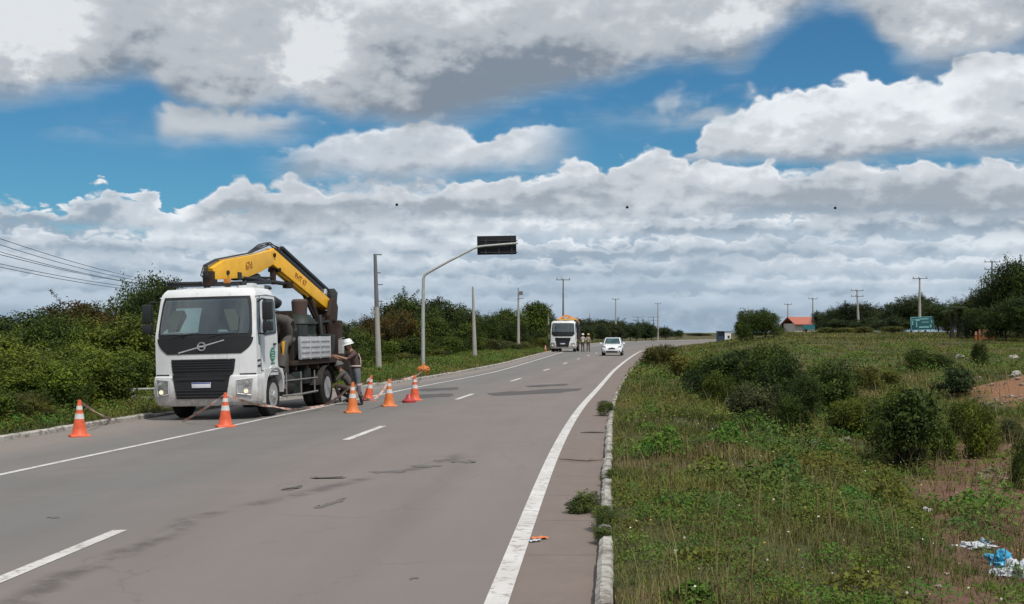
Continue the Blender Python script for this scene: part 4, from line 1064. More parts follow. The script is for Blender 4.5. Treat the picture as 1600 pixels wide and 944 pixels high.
def make_cab(root, detail=True):
    # ---------------- shell
    b = MB()
    zs = [.98, 1.02, 1.2, 1.5, 1.8, 1.95, 2.1, 2.3, 2.5, 2.7, 2.82, 2.92, 2.99, 3.03, 3.05]
    rings = []
    for z in zs:
        k = 0 if z < 2.85 else ((z - 2.85) / .2) ** 2
        hw = half_w(z) - .10 * k; yb = 1.68 - .06 * k; ring = []
        for i in range(25):                      # front edge, left to right
            x = -hw + 2 * hw * i / 24
            ring.append((x, cab_front(x / hw * 1.235, min(z, 2.9)) + .12 * k + (.05 if z < 1 else 0), z))
        for j in range(1, 9): ring.append((hw, ring[24][1] + (yb - .06 - ring[24][1]) * j / 8, z))
        ring.append((hw - .06, yb, z)); ring.append((-hw + .06, yb, z))
        for j in range(8, 0, -1): ring.append((-hw, ring[0][1] + (yb - .06 - ring[0][1]) * j / 8, z))
        rings.append([b.bm.verts.new(p) for p in ring])
    n = len(rings[0])
    for a, c in zip(rings, rings[1:]):
        for k in range(n): b.bm.faces.new((a[k], a[(k + 1) % n], c[(k + 1) % n], c[k]))
    b.bm.faces.new(rings[0][::-1]); b.bm.faces.new(rings[-1])
    cab = b.build('cab', WHITE, root, angle=40)
    # roof visor lip, gutters, seams
    for s in (-1, 1):
        b = MB(); b.tube([(s * (half_w(z) + .004), y, z) for y, z in ((.40, 2.86), (1.0, 2.9), (1.6, 2.88))], .014, 6)
        b.build('roof_gutter', WHITE, root)
    # ---------------- windscreen
    b = MB(); front_panel(b, [(1.90, -1.13, 1.13), (1.97, -1.15, 1.15), (2.3, -1.13, 1.13), (2.7, -1.09, 1.09), (2.86, -1.05, 1.05)], .006)
    ws = b.build('windshield', BLACKP, root, angle=60)
    b = MB(); front_panel(b, [(1.99, -1.06, 1.06), (2.05, -1.08, 1.08), (2.3, -1.07, 1.07), (2.6, -1.04, 1.04), (2.79, -.99, .99)], .010)
    b.build('glass', GLASS, ws, angle=60)
    if detail:
        b = MB(); front_panel(b, [(2.02, -1.02, -.10), (2.06, -1.0, -.10), (2.16, -.82, -.10), (2.17, -.80, -.10), (2.30, -.76, -.09), (2.60, -.70, -.06)], .014, 14)
        b.build('paper', PAPER, ws, angle=60)
        for x in (-.62, .62):
            b = MB(); b.grid(lambda u, v: (x - .24 * (1 - .45 * max(0, v - .6) / .4 * (v > .6)) * (1 - 2 * u), cab_front(x, 2.05 + .42 * v) - .0125 - .006 * math.sin(PI * u), 2.05 + .50 * v), 10, 10)
            b.build('seat', mat('grey_cab_seat', (.075, .095, .095), .8), ws, angle=60)
        b = MB(); front_panel(b, [(2.03, .38, .62), (2.08, .38, .62)], .016, 6); b.build('dashboard_card', PAPER, ws)
    b = MB(); front_panel(b, [(1.99, -1.06, 1.06), (2.05, -1.08, 1.08), (2.3, -1.07, 1.07), (2.6, -1.04, 1.04), (2.79, -.99, .99)], .024)
    b.build('pane', CLEAR, ws, angle=60)
    # wipers
    for x0, x1 in ((-.75, -.1), (.15, .85)):
        b = MB(); b.tube([(x0, cab_front(x0, 1.93) - .03, 1.93), (x1, cab_front(x1, 2.03) - .035, 2.02)], .007, 5)
        b.tube([((x0 + x1) / 2 - .1, cab_front(x0, 1.93) - .03, 1.88), ((x0 + x1) / 2, cab_front(x1, 1.98) - .04, 1.985)], .007, 5)
        b.build('wiper', HOSE, root)
    # black panel under the glass with its bowed lower edge
    b = MB(); rows = []
    for k in range(9):
        v = k / 8; z = 1.53 + .37 * v; rows.append((z, -1.17 + .27 * (1 - v) ** 2.2, 1.17 - .27 * (1 - v) ** 2.2))
    front_panel(b, rows, .012, 28)
    b.build('nose_panel', BLACKP, root, angle=60)
    if detail:
        em = MB()
        p0 = Vector((-.60, cab_front(-.6, 1.58) - .022, 1.56)); p1 = Vector((.52, cab_front(.52, 1.83) - .022, 1.84))
        em.beam(p0, p1, .014, .026)
        em.lathe([(.105, -.008), (.105, .008), (.075, .008), (.075, -.008)], (-.02, cab_front(0, 1.7) - .030, 1.705), 'Y', 28, cap=False)
        em.box((-.02, cab_front(0, 1.7) - .030, 1.705), (.13, .012, .035))
        em.build('emblem', ALU, root)
    # ---------------- grille
    b = MB(); front_panel(b, [(1.045, -.74, .70), (1.14, -.77, .74), (1.36, -.79, .77), (1.41, -.79, .77)], .018, 24)
    g = b.build('grille', BLACKP, root, angle=60)
    b = MB()
    for z in (1.16, 1.22, 1.28, 1.34, 1.39):
        for k in range(20):
            xa = -.74 + 1.44 * k / 20; b.beam((xa, cab_front(xa, z) - .032, z), (xa + .072, cab_front(xa + .072, z) - .032, z), .02, .020)
    b.build('slat', mat('grille_slat', (.024, .025, .028), .5), g)
    if detail:
        text_obj('grille_badge', 'VM', .05, ALU, g, (.62, cab_front(.7, 1.39) - .045, 1.395), (R(90), 0, 0), .002)
    # ---------------- bumper, one skin round the front, with openings laid on
    b = MB(); rings = []
    for z, o_, hw in [(.33, .05, 1.19), (.36, .02, 1.22), (.45, -.02, 1.25), (.62, -.05, 1.26), (.88, -.06, 1.26), (1.00, -.04, 1.255), (1.03, 0.0, 1.24)]:
        ring = []
        for i in range(25):
            x = -hw + 2 * hw * i / 24; ring.append((x, .02 + o_ + .20 * abs(x / hw) ** 4.5, z))
        ring += [(hw, .40, z), (hw, .66, z), (-hw, .66, z), (-hw, .40, z)]
        rings.append([b.bm.verts.new(p) for p in ring])
    n = len(rings[0])
    for a, c in zip(rings, rings[1:]):
        for k in range(n): b.bm.faces.new((a[k], a[(k + 1) % n], c[(k + 1) % n], c[k]))
    b.bm.faces.new(rings[0][::-1]); b.bm.faces.new(rings[-1])
    bump_ = b.build('bumper', WHITE, root, angle=40)
    def bf(x, z): return .02 - .05 + .20 * abs(x / 1.26) ** 4.5
    b = MB()
    b.grid(lambda u, v: ((-.72 + .09 * (1 - v)) + ((1.40 - .20 * (1 - v)) * u), bf(0, 0) - .022 + .012 * abs(2 * u - 1) ** 3, .50 + .54 * v), 16, 6)
    b.box((-.02, -.005, 1.038), (1.40, .10, .022))
    b.build('lower_grille', BLACKP, bump_)
    b = MB()
    for z in (.56, .63, .70, .95): b.box((-.02, bf(0, 0) - .034, z), (1.18, .02, .022))
    b.build('slat', MATS['grille_slat'], bump_)
    b = MB(); b.box((.0, bf(0, 0) - .060, .815), (.46, .014, .125)); pl = b.build('licence_plate', PLATE, bump_, .008)
    b = MB(); b.box((.0, bf(0, 0) - .0685, .862), (.44, .003, .024)); b.build('plate_band', PLATEBLUE, pl)
    # headlights
    for s in (-1, 1):
        b = MB(); b.grid(lambda u, v: (s * (.83 + .30 * u + .03 * v * u), bf(.83 + .3 * u, 0) - .016, .55 + (.36 * v + .03 * u * v) + .06 * (1 - v) * (1 - u)), 6, 6)
        hl = b.build('headlight', LAMPGLASS, root, angle=60)
        b = MB()
        for p, q in (((.83, .61), (.83, .92)), ((1.14, .56), (1.17, .95)), ((.83, .92), (1.17, .95)), ((.83, .61), (1.14, .56))):
            b.tube([(s * p[0], bf(p[0], 0) - .02, p[1]), (s * q[0], bf(q[0], 0) - .02, q[1])], .014, 6)
        b.build('lamp_frame', ALU, hl)
        b = MB(); b.lathe([(.004, -.022), (.05, -.018), (.052, .0)], (s * 1.03, bf(1.0, 0) - .012, .66), 'Y', 18); b.build('bulb', LIT, hl)
        b = MB(); b.lathe([(.004, -.018), (.06, -.014), (.064, .0)], (s * 1.05, bf(1.03, 0) - .012, .83), 'Y', 18); b.build('reflector', STEEL, hl)
    # corner seam between bumper and cab
    for s in (-1, 1):
        b = MB(); b.grid(lambda u, v: (s * (.86 + .36 * u), cab_front(.86 + .36 * u, 1.0) - .010, 1.035 + .03 * v), 8, 1)
        b.build('seam_strip', BLACKP, root)
    # ---------------- sides
    for s in (-1, 1):
        b = MB(); side_panel(b, [(.47, 1.12), (1.56, 1.06), (1.60, 1.2), (1.60, 2.80), (1.52, 2.86), (.62, 2.86), (.50, 2.2)], .010, s)
        dr = b.build('door', WHITE, root)
        b = MB()
        side_panel(b, [(.72, 1.93), (1.50, 1.98), (1.54, 2.04), (1.54, 2.74), (1.47, 2.80), (.86, 2.80), (.78, 2.72), (.68, 2.05)], .016, s)
        b.build('window_frame', BLACKP, dr)
        b = MB()
        side_panel(b, [(.76, 1.98), (1.06, 2.0), (1.06, 2.76), (.88, 2.76)], .020, s); side_panel(b, [(1.11, 2.0), (1.49, 2.02), (1.49, 2.75), (1.11, 2.76)], .020, s)
        b.build('window', GLASS, dr)
        b = MB()
        sx = s * (1.235 + .014)
        for a_, c_ in (((.47, 1.12), (.50, 2.2)), ((.50, 2.2), (.62, 2.86)), ((.47, 1.12), (1.56, 1.06)), ((1.60, 1.1), (1.60, 2.8))):
            b.tube([(s * (half_w(a_[1]) + .011), *a_), (s * (half_w(c_[1]) + .011), *c_)], .006, 4)
        b.build('door_seam', HOSE, dr)
        b = MB(); b.box((sx + s * .012, 1.36, 1.72), (.03, .16, .045)); b.build('handle', BLACKP, dr, .008)
        # dark triangle window in front of the door
        b = MB(); side_panel(b, [(.34, 1.74), (.44, 1.70), (.49, 2.2), (.60, 2.80), (.44, 2.80), (.31, 2.1)], .006, s); b.build('quarter_window', GLASS, root)
        # wheel arch of the cab
        b = MB()
        def arch(u, v, s=s):
            a = R(200) - R(190) * u
            return (s * (1.10 + .17 * v), 1.34 + math.cos(a) * .70, .50 + math.sin(a) * .66)
        b.grid(arch, 16, 3)
        b.prism([(.66, .36), (.68, .62), (.76, .86), (.90, 1.06), (1.05, 1.15), (.62, 1.15), (.56, .36)], 'X', s * 1.06, s * 1.268)
        b.prism([(1.90, .55), (1.98, .9), (1.86, 1.12), (1.5, 1.16), (1.62, 1.1), (1.78, .98), (1.86, .8), (1.88, .55)], 'X', s * 1.06, s * 1.262)
        b.prism([(1.02, 1.145), (1.64, 1.145), (1.5, 1.20), (1.1, 1.20)], 'X', s * 1.06, s * 1.266)
        b.build('wheel_arch', WHITE, root)
        # steps
        b = MB(); b.box((s * 1.15, 1.0, .96), (.2, .4, .03)); b.build('step', BLACKP, root)
        # mirror
        b = MB(); mx = s * (1.235 + .24)
        b.tube([(s * 1.20, .50, 2.72), (s * 1.33, .36, 2.78), (mx - s * .05, .34, 2.76)], .02, 6)
        b.tube([(s * 1.22, .48, 1.98), (s * 1.34, .36, 1.96), (mx - s * .05, .34, 2.02)], .02, 6)
        b.tube([(mx - s * .05, .34, 2.02), (mx - s * .05, .34, 2.76)], .018, 6)
        mm = b.build('mirror', BLACKP, root)
        for zc, hh_ in ((2.50, .42), (2.14, .22)): MB().box((mx, .34, zc), (.23, .14, hh_)).build('mirror_housing', BLACKP, mm, .03)
        b = MB(); b.box((mx, .416, 2.50), (.20, .008, .36)); b.build('mirror_glass', STEEL, mm)
    # small dark vents and marks on the right-hand corner
    b = MB()
    for z, w in ((1.33, .20), (1.20, .16)): side_panel(b, [(.24, z), (.24 + w, z + .01), (.24 + w, z + .05), (.26, z + .045)], .008, 1)
    b.build('side_vent', BLACKP, root)
    # roof fittings
    for c_, q_ in (((-.2, .8, 3.07), (1.5, .05, .04)), ((.95, .75, 3.10), (.14, .3, .12)), ((.75, 1.2, 3.09), (.5, .5, .08))):
        MB().box(c_, q_).build('roof_fitting', WHITE, root, .01)
    return cab

def make_truck(root):
    make_cab(root)
    # writing on the doors
    text_obj('side_number', '67', .11, HOSE, root, (1.252, .40, 1.24), (R(90), 0, R(90)), .002)
    b = MB(); side = 1.254
    b.lathe([(.165, 0), (.165, .004)], (side, 1.22, 1.48), 'X', 28); lg = b.build('door_logo', GREENLOGO, root)
    b = MB()
    for k, z in enumerate((1.39, 1.45, 1.51, 1.57)): b.box((side + .006, 1.22 + (.03 if k % 2 else -.03), z), (.003, .20, .014))
    b.build('logo_stripe', WHITE, lg)
    MB().box((side, 1.22, 1.265), (.004, .26, .035)).build('logo_underline', GREENLOGO, root)
    # ---------------- chassis
    b = MB()
    for s in (-1, 1): b.box((s * .42, 4.4, .86), (.09, 7.6, .24))
    for y in (1.0, 2.2, 3.6, 5.0, 6.4, 7.8): b.box((0, y, .86), (.8, .1, .16))
    b.box((0, 1.35, .5), (2.0, .14, .16)); b.box((0, 5.5, .5), (2.0, .2, .2)); b.blob((0, 5.5, .5), (.28, .25, .25))
    b.box((0, .95, .75), (.9, 1.2, .55)); b.tube([(0, 2, .7), (0, 5.4, .55)], .06, 8)
    b.build('chassis', CHASSIS, root, .01)
    for s in (-1, 1):
        wheel(root, s * 1.06, 1.35, .50, .28, s)
        wheel(root, s * 1.08, 5.55, .50, .27, s, dual=True)
    # dark slab for the engine block, filling the bay under the cab
    b = MB(); b.box((0, 1.2, .95), (1.5, 1.0, .2)); b.build('engine', CHASSIS, root)
    # ---------------- tanks, boxes, hoses between cab and body
    b = MB(); b.lathe([(.01, 0), (.30, .0), (.31, .03), (.31, .87), (.30, .9), (.01, .9)], (.86, 2.15, .72), 'Y', 24)
    b.build('fuel_tank', CHASSIS, root)
    b = MB(); b.box((.86, 3.35, .72), (.55, .7, .55)); b.box((.9, 4.25, .86), (.4, .5, .4)); b.build('tool_box', DGREEN, root, .02)
    b = MB(); b.tube([(1.16, 2.1, .44), (1.2, 3.2, .42), (1.2, 4.7, .44)], .028, 6); b.tube([(1.16, 2.1, .80), (1.2, 3.2, .80), (1.2, 4.7, .80)], .022, 6)
    for y in (2.3, 3.4, 4.5): b.tube([(1.19, y, .40), (1.19, y, 1.0)], .02, 6)
    b.build('side_guard', mat('worn_grey_bar', (.20, .19, .18), .6, .2), root)
    # snorkel and coiled suction hoses behind the cab
    b = MB(); b.tube([(.92, 1.86, 1.1), (.92, 1.86, 2.3), (.96, 1.9, 2.62), (1.0, 2.05, 2.78), (1.05, 2.2, 2.70)], .13, 12); b.build('air_intake', BLACKP, root)
    b = MB()
    b.tube([(.75, 2.05, 1.2), (.78, 2.1, 2.0), (.95, 2.2, 2.38), (1.08, 2.5, 2.30), (1.08, 2.75, 2.05), (1.0, 2.85, 1.7)], .15, 12)
    b.tube([(1.1, 2.2, 1.15), (1.12, 2.4, 1.7), (1.12, 2.75, 1.85)], .11, 10)
    for k in range(3):
        c = Vector((1.02 + .05 * k, 2.95, 2.12 - .04 * k)); pts = [c + Vector((0, math.cos(a) * .26, math.sin(a) * .26)) for a in np.linspace(0, 2 * PI * .86, 18)]
        b.tube(pts, .06, 8)
    b.build('coiled_hose', GREY, root)
    b = MB(); b.box((.5, 2.35, 1.35), (1.2, .9, .75)); b.box((-.4, 2.3, 1.6), (1.3, .9, 1.2)); b.build('equipment_box', GREY, root, .05)
    b = MB(); b.prism([(2.15, 1.75), (2.35, 1.78), (2.32, 1.35), (2.24, 1.28)], 'X', 1.14, 1.17); b.build('warning_flap', YELLOW, root)
    # ---------------- flat body with the silver drop side
    b = MB(); b.box((0, 5.3, 1.22), (2.36, 5.0, .12))
    for y in (3.2, 4.1, 5.0, 5.9, 6.8, 7.6): b.box((0, y, 1.10), (2.3, .08, .14))
    bed = b.build('load_bed', BROWN, root, .01)
    for s in (-1, 1):
        b = MB(); b.box((s * 1.20, 4.55, 1.60), (.05, 2.5, .58))
        for z in (1.36, 1.50, 1.64, 1.78): b.box((s * 1.232, 4.55, z), (.02, 2.46, .05))
        for y in (3.32, 4.1, 4.9, 5.78): b.box((s * 1.236, y, 1.60), (.03, .06, .60))
        b.build('drop_side', ALU, root, .006)
        b = MB()
        b.grid(lambda u, v: (s * (.88 + .38 * v), 5.55 + math.cos(R(170) - R(160) * u) * .64, .48 + math.sin(R(170) - R(160) * u) * .62), 14, 2)
        b.build('mudguard', CHASSIS, root)
    b = MB(); b.box((0, 3.0, 1.9), (2.3, .06, 1.3))
    for x in (-.9, -.45, 0, .45, .9): b.box((x, 2.96, 1.9), (.05, .05, 1.3))
    b.build('headboard', BROWN, root)
    # dark drum and crates riding on the bed
    b = MB(); b.lathe([(.01, 1.28), (.42, 1.28), (.46, 1.34), (.46, 1.9), (.42, 1.95), (.42, 2.2), (.46, 2.24), (.40, 2.36), (.24, 2.5), (.01, 2.54)], (.55, 5.3, 0), 'Z', 26)
    b.box((.2, 5.9, 1.9), (.8, .5, 1.2)); b.tube([(-.2, 5, 1.3), (-.1, 5.1, 2.6)], .05, 6); b.tube([(.9, 6.2, 1.3), (.8, 6.3, 2.5)], .06, 6); b.tube([(.1, 6.6, 2.2), (1.0, 6.5, 2.3)], .07, 6); b.box((.95, 6.4, 1.6), (.35, .7, .7), (0, .1, .2))
    b.box((-.55, 4.6, 1.7), (.9, 1.6, .85)); b.box((.5, 4.1, 1.75), (1.1, .7, .9))
    b.build('load', DGREEN, root, .01)
    b = MB(); b.lathe([(.20, 2.50), (.22, 2.86), (.18, 2.92), (.01, 2.92)], (.55, 5.3, 0), 'Z', 18); b.build('drum_band', mat('faded_red_band', (.070, .042, .034), .8, dirt=.3), root)
    # ---------------- the crane
    cx, cy = .62, 7.35
    b = MB()
    b.box((0, 7.35, 1.15), (2.4, .62, .5)); b.lathe([(.36, 1.4), (.36, 1.6), (.28, 1.66), (.26, 2.3), (.30, 2.34), (.30, 2.44), (.01, 2.44)], (cx, cy, 0), 'Z', 20)
    b.prism([(7.05, 2.0), (7.62, 2.0), (7.85, 2.75), (7.60, 3.02), (7.25, 2.95), (7.0, 2.5)], 'X', cx - .24, cx - .14)
    b.prism([(7.05, 2.0), (7.62, 2.0), (7.85, 2.75), (7.60, 3.02), (7.25, 2.95), (7.0, 2.5)], 'X', cx + .14, cx + .24)
    b.box((cx, 7.45, 2.3), (.44, .35, .7)); b.box((cx + .3, 7.3, 1.75), (.3, .5, .7)); b.box((cx + .05, 7.55, 1.9), (.7, .3, .9))
    col_ = b.build('crane_column', BROWN, root, .012)
    for s in (-1, 1):
        b = MB(); b.box((s * 1.26, 7.35, .98), (.17, .20, .8)); b.tube([(s * 1.26, 7.35, .6), (s * 1.26, 7.35, .12)], .045, 8); b.lathe([(.17, 0), (.17, .04), (.05, .12)], (s * 1.26, 7.35, 0), 'Z', 16)
        b.build('stabiliser_leg', CHASSIS, root, .01)
    b = MB()
    for z in (1.45, 1.62, 1.80): b.tube([(cx + .42, 7.2, z), (cx + .62, 7.1, z + .06)], .012, 5)
    b.box((cx + .50, 7.2, 1.60), (.10, .22, .4)); b.build('control_lever', ALU, col_)
    A = Vector((cx, 7.45, 2.80)); Kn = Vector((.12, 4.25, 4.02)); T = Vector((-.15, .95, 3.42))
    def boxbeam(b, p0, p1, w, h0, h1, up0=0.0, up1=0.0):
        p0, p1 = Vector(p0), Vector(p1); d = (p1 - p0).normalized(); sd_ = d.cross(Vector((0, 0, 1))).normalized(); up = sd_.cross(d)
        v = []
        for p, h, o_ in ((p0, h0, up0), (p1, h1, up1)):
            for a_, c_ in ((-1, -1), (1, -1), (1, 1), (-1, 1)): v.append(p + sd_ * a_ * w / 2 + up * (c_ * h / 2 + o_))
        b._add(v, [(3, 2, 1, 0), (4, 5, 6, 7), (0, 1, 5, 4), (1, 2, 6, 5), (2, 3, 7, 6), (3, 0, 4, 7)]); return d, sd_, up
    b = MB(); d1, s1, u1 = boxbeam(b, A - (Kn - A).normalized() * -.05, Kn + (Kn - A).normalized() * .10, .26, .34, .43)
    boxbeam(b, A + d1 * 1.2 + u1 * -.20, A + d1 * 3.0 + u1 * -.24, .14, .10, .04)
    mb_ = b.build('main_boom', YELLOW, root, .025, 3)
    # knuckle cheeks and second boom bent down over the cab
    b = MB()
    d2 = (T - Kn).normalized(); s2 = d2.cross(Vector((0, 0, 1))).normalized(); u2 = s2.cross(d2)
    b2 = [Kn + u2 * .16 - d2 * .12, Kn + u2 * .02 + d2 * .0 - u2 * .2 - d2 * .05, Kn - u2 * .28 + d2 * .9, Kn + d2 * 1.75 - u2 * .32, T + d2 * .05 - u2 * .13, T + d2 * .10 + u2 * .16, T - d2 * .5 + u2 * .27, Kn + u2 * .20 + d2 * 1.1, Kn + u2 * .20 + d2 * .1]
    vs_ = [p - s2 * .13 for p in b2] + [p + s2 * .13 for p in b2]; n = len(b2)
    b._add(vs_, [tuple(range(n))[::-1], tuple(range(n, 2 * n))] + [(i, (i + 1) % n, n + (i + 1) % n, n + i) for i in range(n)])
    jb = b.build('outer_boom', YELLOW, root, .02, 3)
    for p in (Kn + u2 * .05, Kn - u2 * .05 + d2 * 2.75, A + u1 * .02 + d1 * .12, Kn - u1 * .22 - d1 * .35):
        MB().tube([p - s2 * .17, p + s2 * .17], .055, 12).build('pivot_pin', BROWN, root)
    # folded telescopic extensions: dark beams along the back of the main boom
    b = MB()
    q0 = A + d1 * -.05 + u1 * .26; q1 = Kn - d1 * .25 + u1 * .30
    b.beam(q0, q1, .17, .13); b.beam(q0 + u1 * .19 + d1 * .1, q1 + u1 * .20 - d1 * .25, .10, .09)
    b.box(tuple(A + u1 * .32 - d1 * .18), (.32, .34, .42), (R(-20), 0, 0))
    b.build('extension_beam', BLACKP, root, .008)
    b = MB(); b.tube([q0 + u1 * .10 + s1 * .06 + d1 * .3, q1 + u1 * .10 + s1 * .06], .02, 6); b.build('extension_rod', ALU, root)
    MB().box(tuple(A + d1 * .35 + u1 * .26), (.26, .12, .16), (R(-30), 0, 0)).build('extension_clamp', ALU, root)
    # cylinders
    b = MB(); c0 = Kn - d1 * 1.15 - u1 * .30; c1 = Vector((.0, 2.2, 3.42))
    b.tube([c0, c0.lerp(c1, .86)], .055, 10); b.tube([c0.lerp(c1, .8), c1], .085, 10)
    b.box(tuple(c1), (.20, .22, .2)); b.build('fold_cylinder', BLACKP, root)
    b = MB(); b.tube([Kn - d1 * .35 - u1 * .45, Kn + d2 * .9 - u2 * .42], .03, 8); b.tube([Kn + d2 * .85 - u2 * .42, Kn + d2 * 1.55 - u2 * .36], .10, 12); b.build('boom_cylinder', BLACKP, root)
    MB().beam(Kn - d1 * .25 - u1 * .18, Kn - d1 * .38 - u1 * .62, .12, .16).build('link_bracket', BROWN, root, .01)
    MB().box(tuple(T + d2 * .05 - u2 * .10), (.26, .28, .34)).build('boom_head', BROWN, root, .01)
    MB().box(tuple(c0 - u1 * .02), (.2, .3, .18)).build('link_bracket', BROWN, root, .01)
    b = MB(); b.tube([A + d1 * .2 + Vector((0, -.1, -.95)), A + d1 * 1.1 - u1 * .18], [.085, .085], 12); b.tube([A + d1 * .2 + Vector((0, -.1, -.95)), A + d1 * 1.5 - u1 * .18], .045, 10); b.build('lift_cylinder', BROWN, root)
    # hoses looping over the knuckle and drooping round the boom tip
    b = MB()
    for k in range(4):
        o_ = s2 * (.03 * (k - 1.5))
        b.tube([T + d2 * .1 - u2 * .15 + o_, T + d2 * .32 + u2 * .02 + o_ * 2, T + d2 * .2 + u2 * .24 + o_, T - d2 * .4 + u2 * .31 + o_, Kn + d2 * 1.2 + u2 * .25 + o_, Kn + d2 * .5 + u2 * (.30 + .03 * k) + o_, Kn + Vector((0, 0, .34 + .05 * (k % 2))) + o_, Kn - d1 * .35 + u1 * (.42 - .03 * k) + o_, Kn - d1 * .75 + u1 * .28 + o_], .016, 6)
    b.build('hydraulic_hose', HOSE, root)
    # lattice rest and dark bar lying across the cab roof
    b = MB(); b.beam((-1.15, .75, 3.16), (.55, .95, 3.16), .10, .07); b.beam((-.2, 1.0, 3.18), (.25, 3.9, 3.34), .10, .10); b.tube([(.15, 1.75, 3.0), (.2, 2.3, 3.3)], .03, 6)
    b.tube([(-1.15, .7, 3.22), (-.3, .8, 3.22)], .03, 6); b.box((.1, 1.4, 3.12), (.10, .10, .16)); b.box((-.35, 1.2, 3.14), (.12, .14, .2))
    b.build('boom_rest', BLACKP, root, .006)
    b = MB(); b.box((.12, 1.3, 3.24), (.14, .12, .16)); b.build('amber_bracket', AMBER, root, .01)
    b = MB(); b.lathe([(.12, 0), (.14, .04), (.10, .09), (.03, .11)], (.98, 1.62, 3.04), 'Z', 16); b.build('beacon', BLACKP, root)
    text_obj('boom_lettering', 'PHT 67', .22, INKBROWN, mb_, tuple((A.lerp(Kn, .55)) + s1 * .134), (0, 0, 0), .002)
    tx = mb_.children[0]; M = Matrix((-d1, u1, (-d1).cross(u1))).transposed()
    nrm = (-d1).cross(u1)
    flip = 1 if nrm.x > 0 else -1
    e = (-d1 if flip > 0 else d1); M = Matrix((e, u1, e.cross(u1))).transposed()
    tx.rotation_euler = M.to_euler(); tx.location = A.lerp(Kn, .55) + e.cross(u1) * .134
    t2 = text_obj('boom_lettering', '67d', .26, INKBROWN, jb, (0, 0, 0), (0, 0, 0), .002)
    e = -d2 if (-d2).cross(u2).x > 0 else d2; M = Matrix((e, u2, e.cross(u2))).transposed()
    t2.rotation_euler = M.to_euler(); t2.location = Kn + d2 * 1.55 - u2 * .04 + e.cross(u2) * .134

TRUCK_X, TRUCK_Y, TRUCK_YAW = -7.1, 28.0, -R(9)
def build_near_truck():
    o = empty('crane_truck', (TRUCK_X, TRUCK_Y, float(road_z(TRUCK_X, TRUCK_Y))), 0, 'large white cab truck in the foreground with yellow folded crane boom over its roof', 'truck')
    o.rotation_euler = (0, -.025, TRUCK_YAW)
    make_truck(o)
build_near_truck()
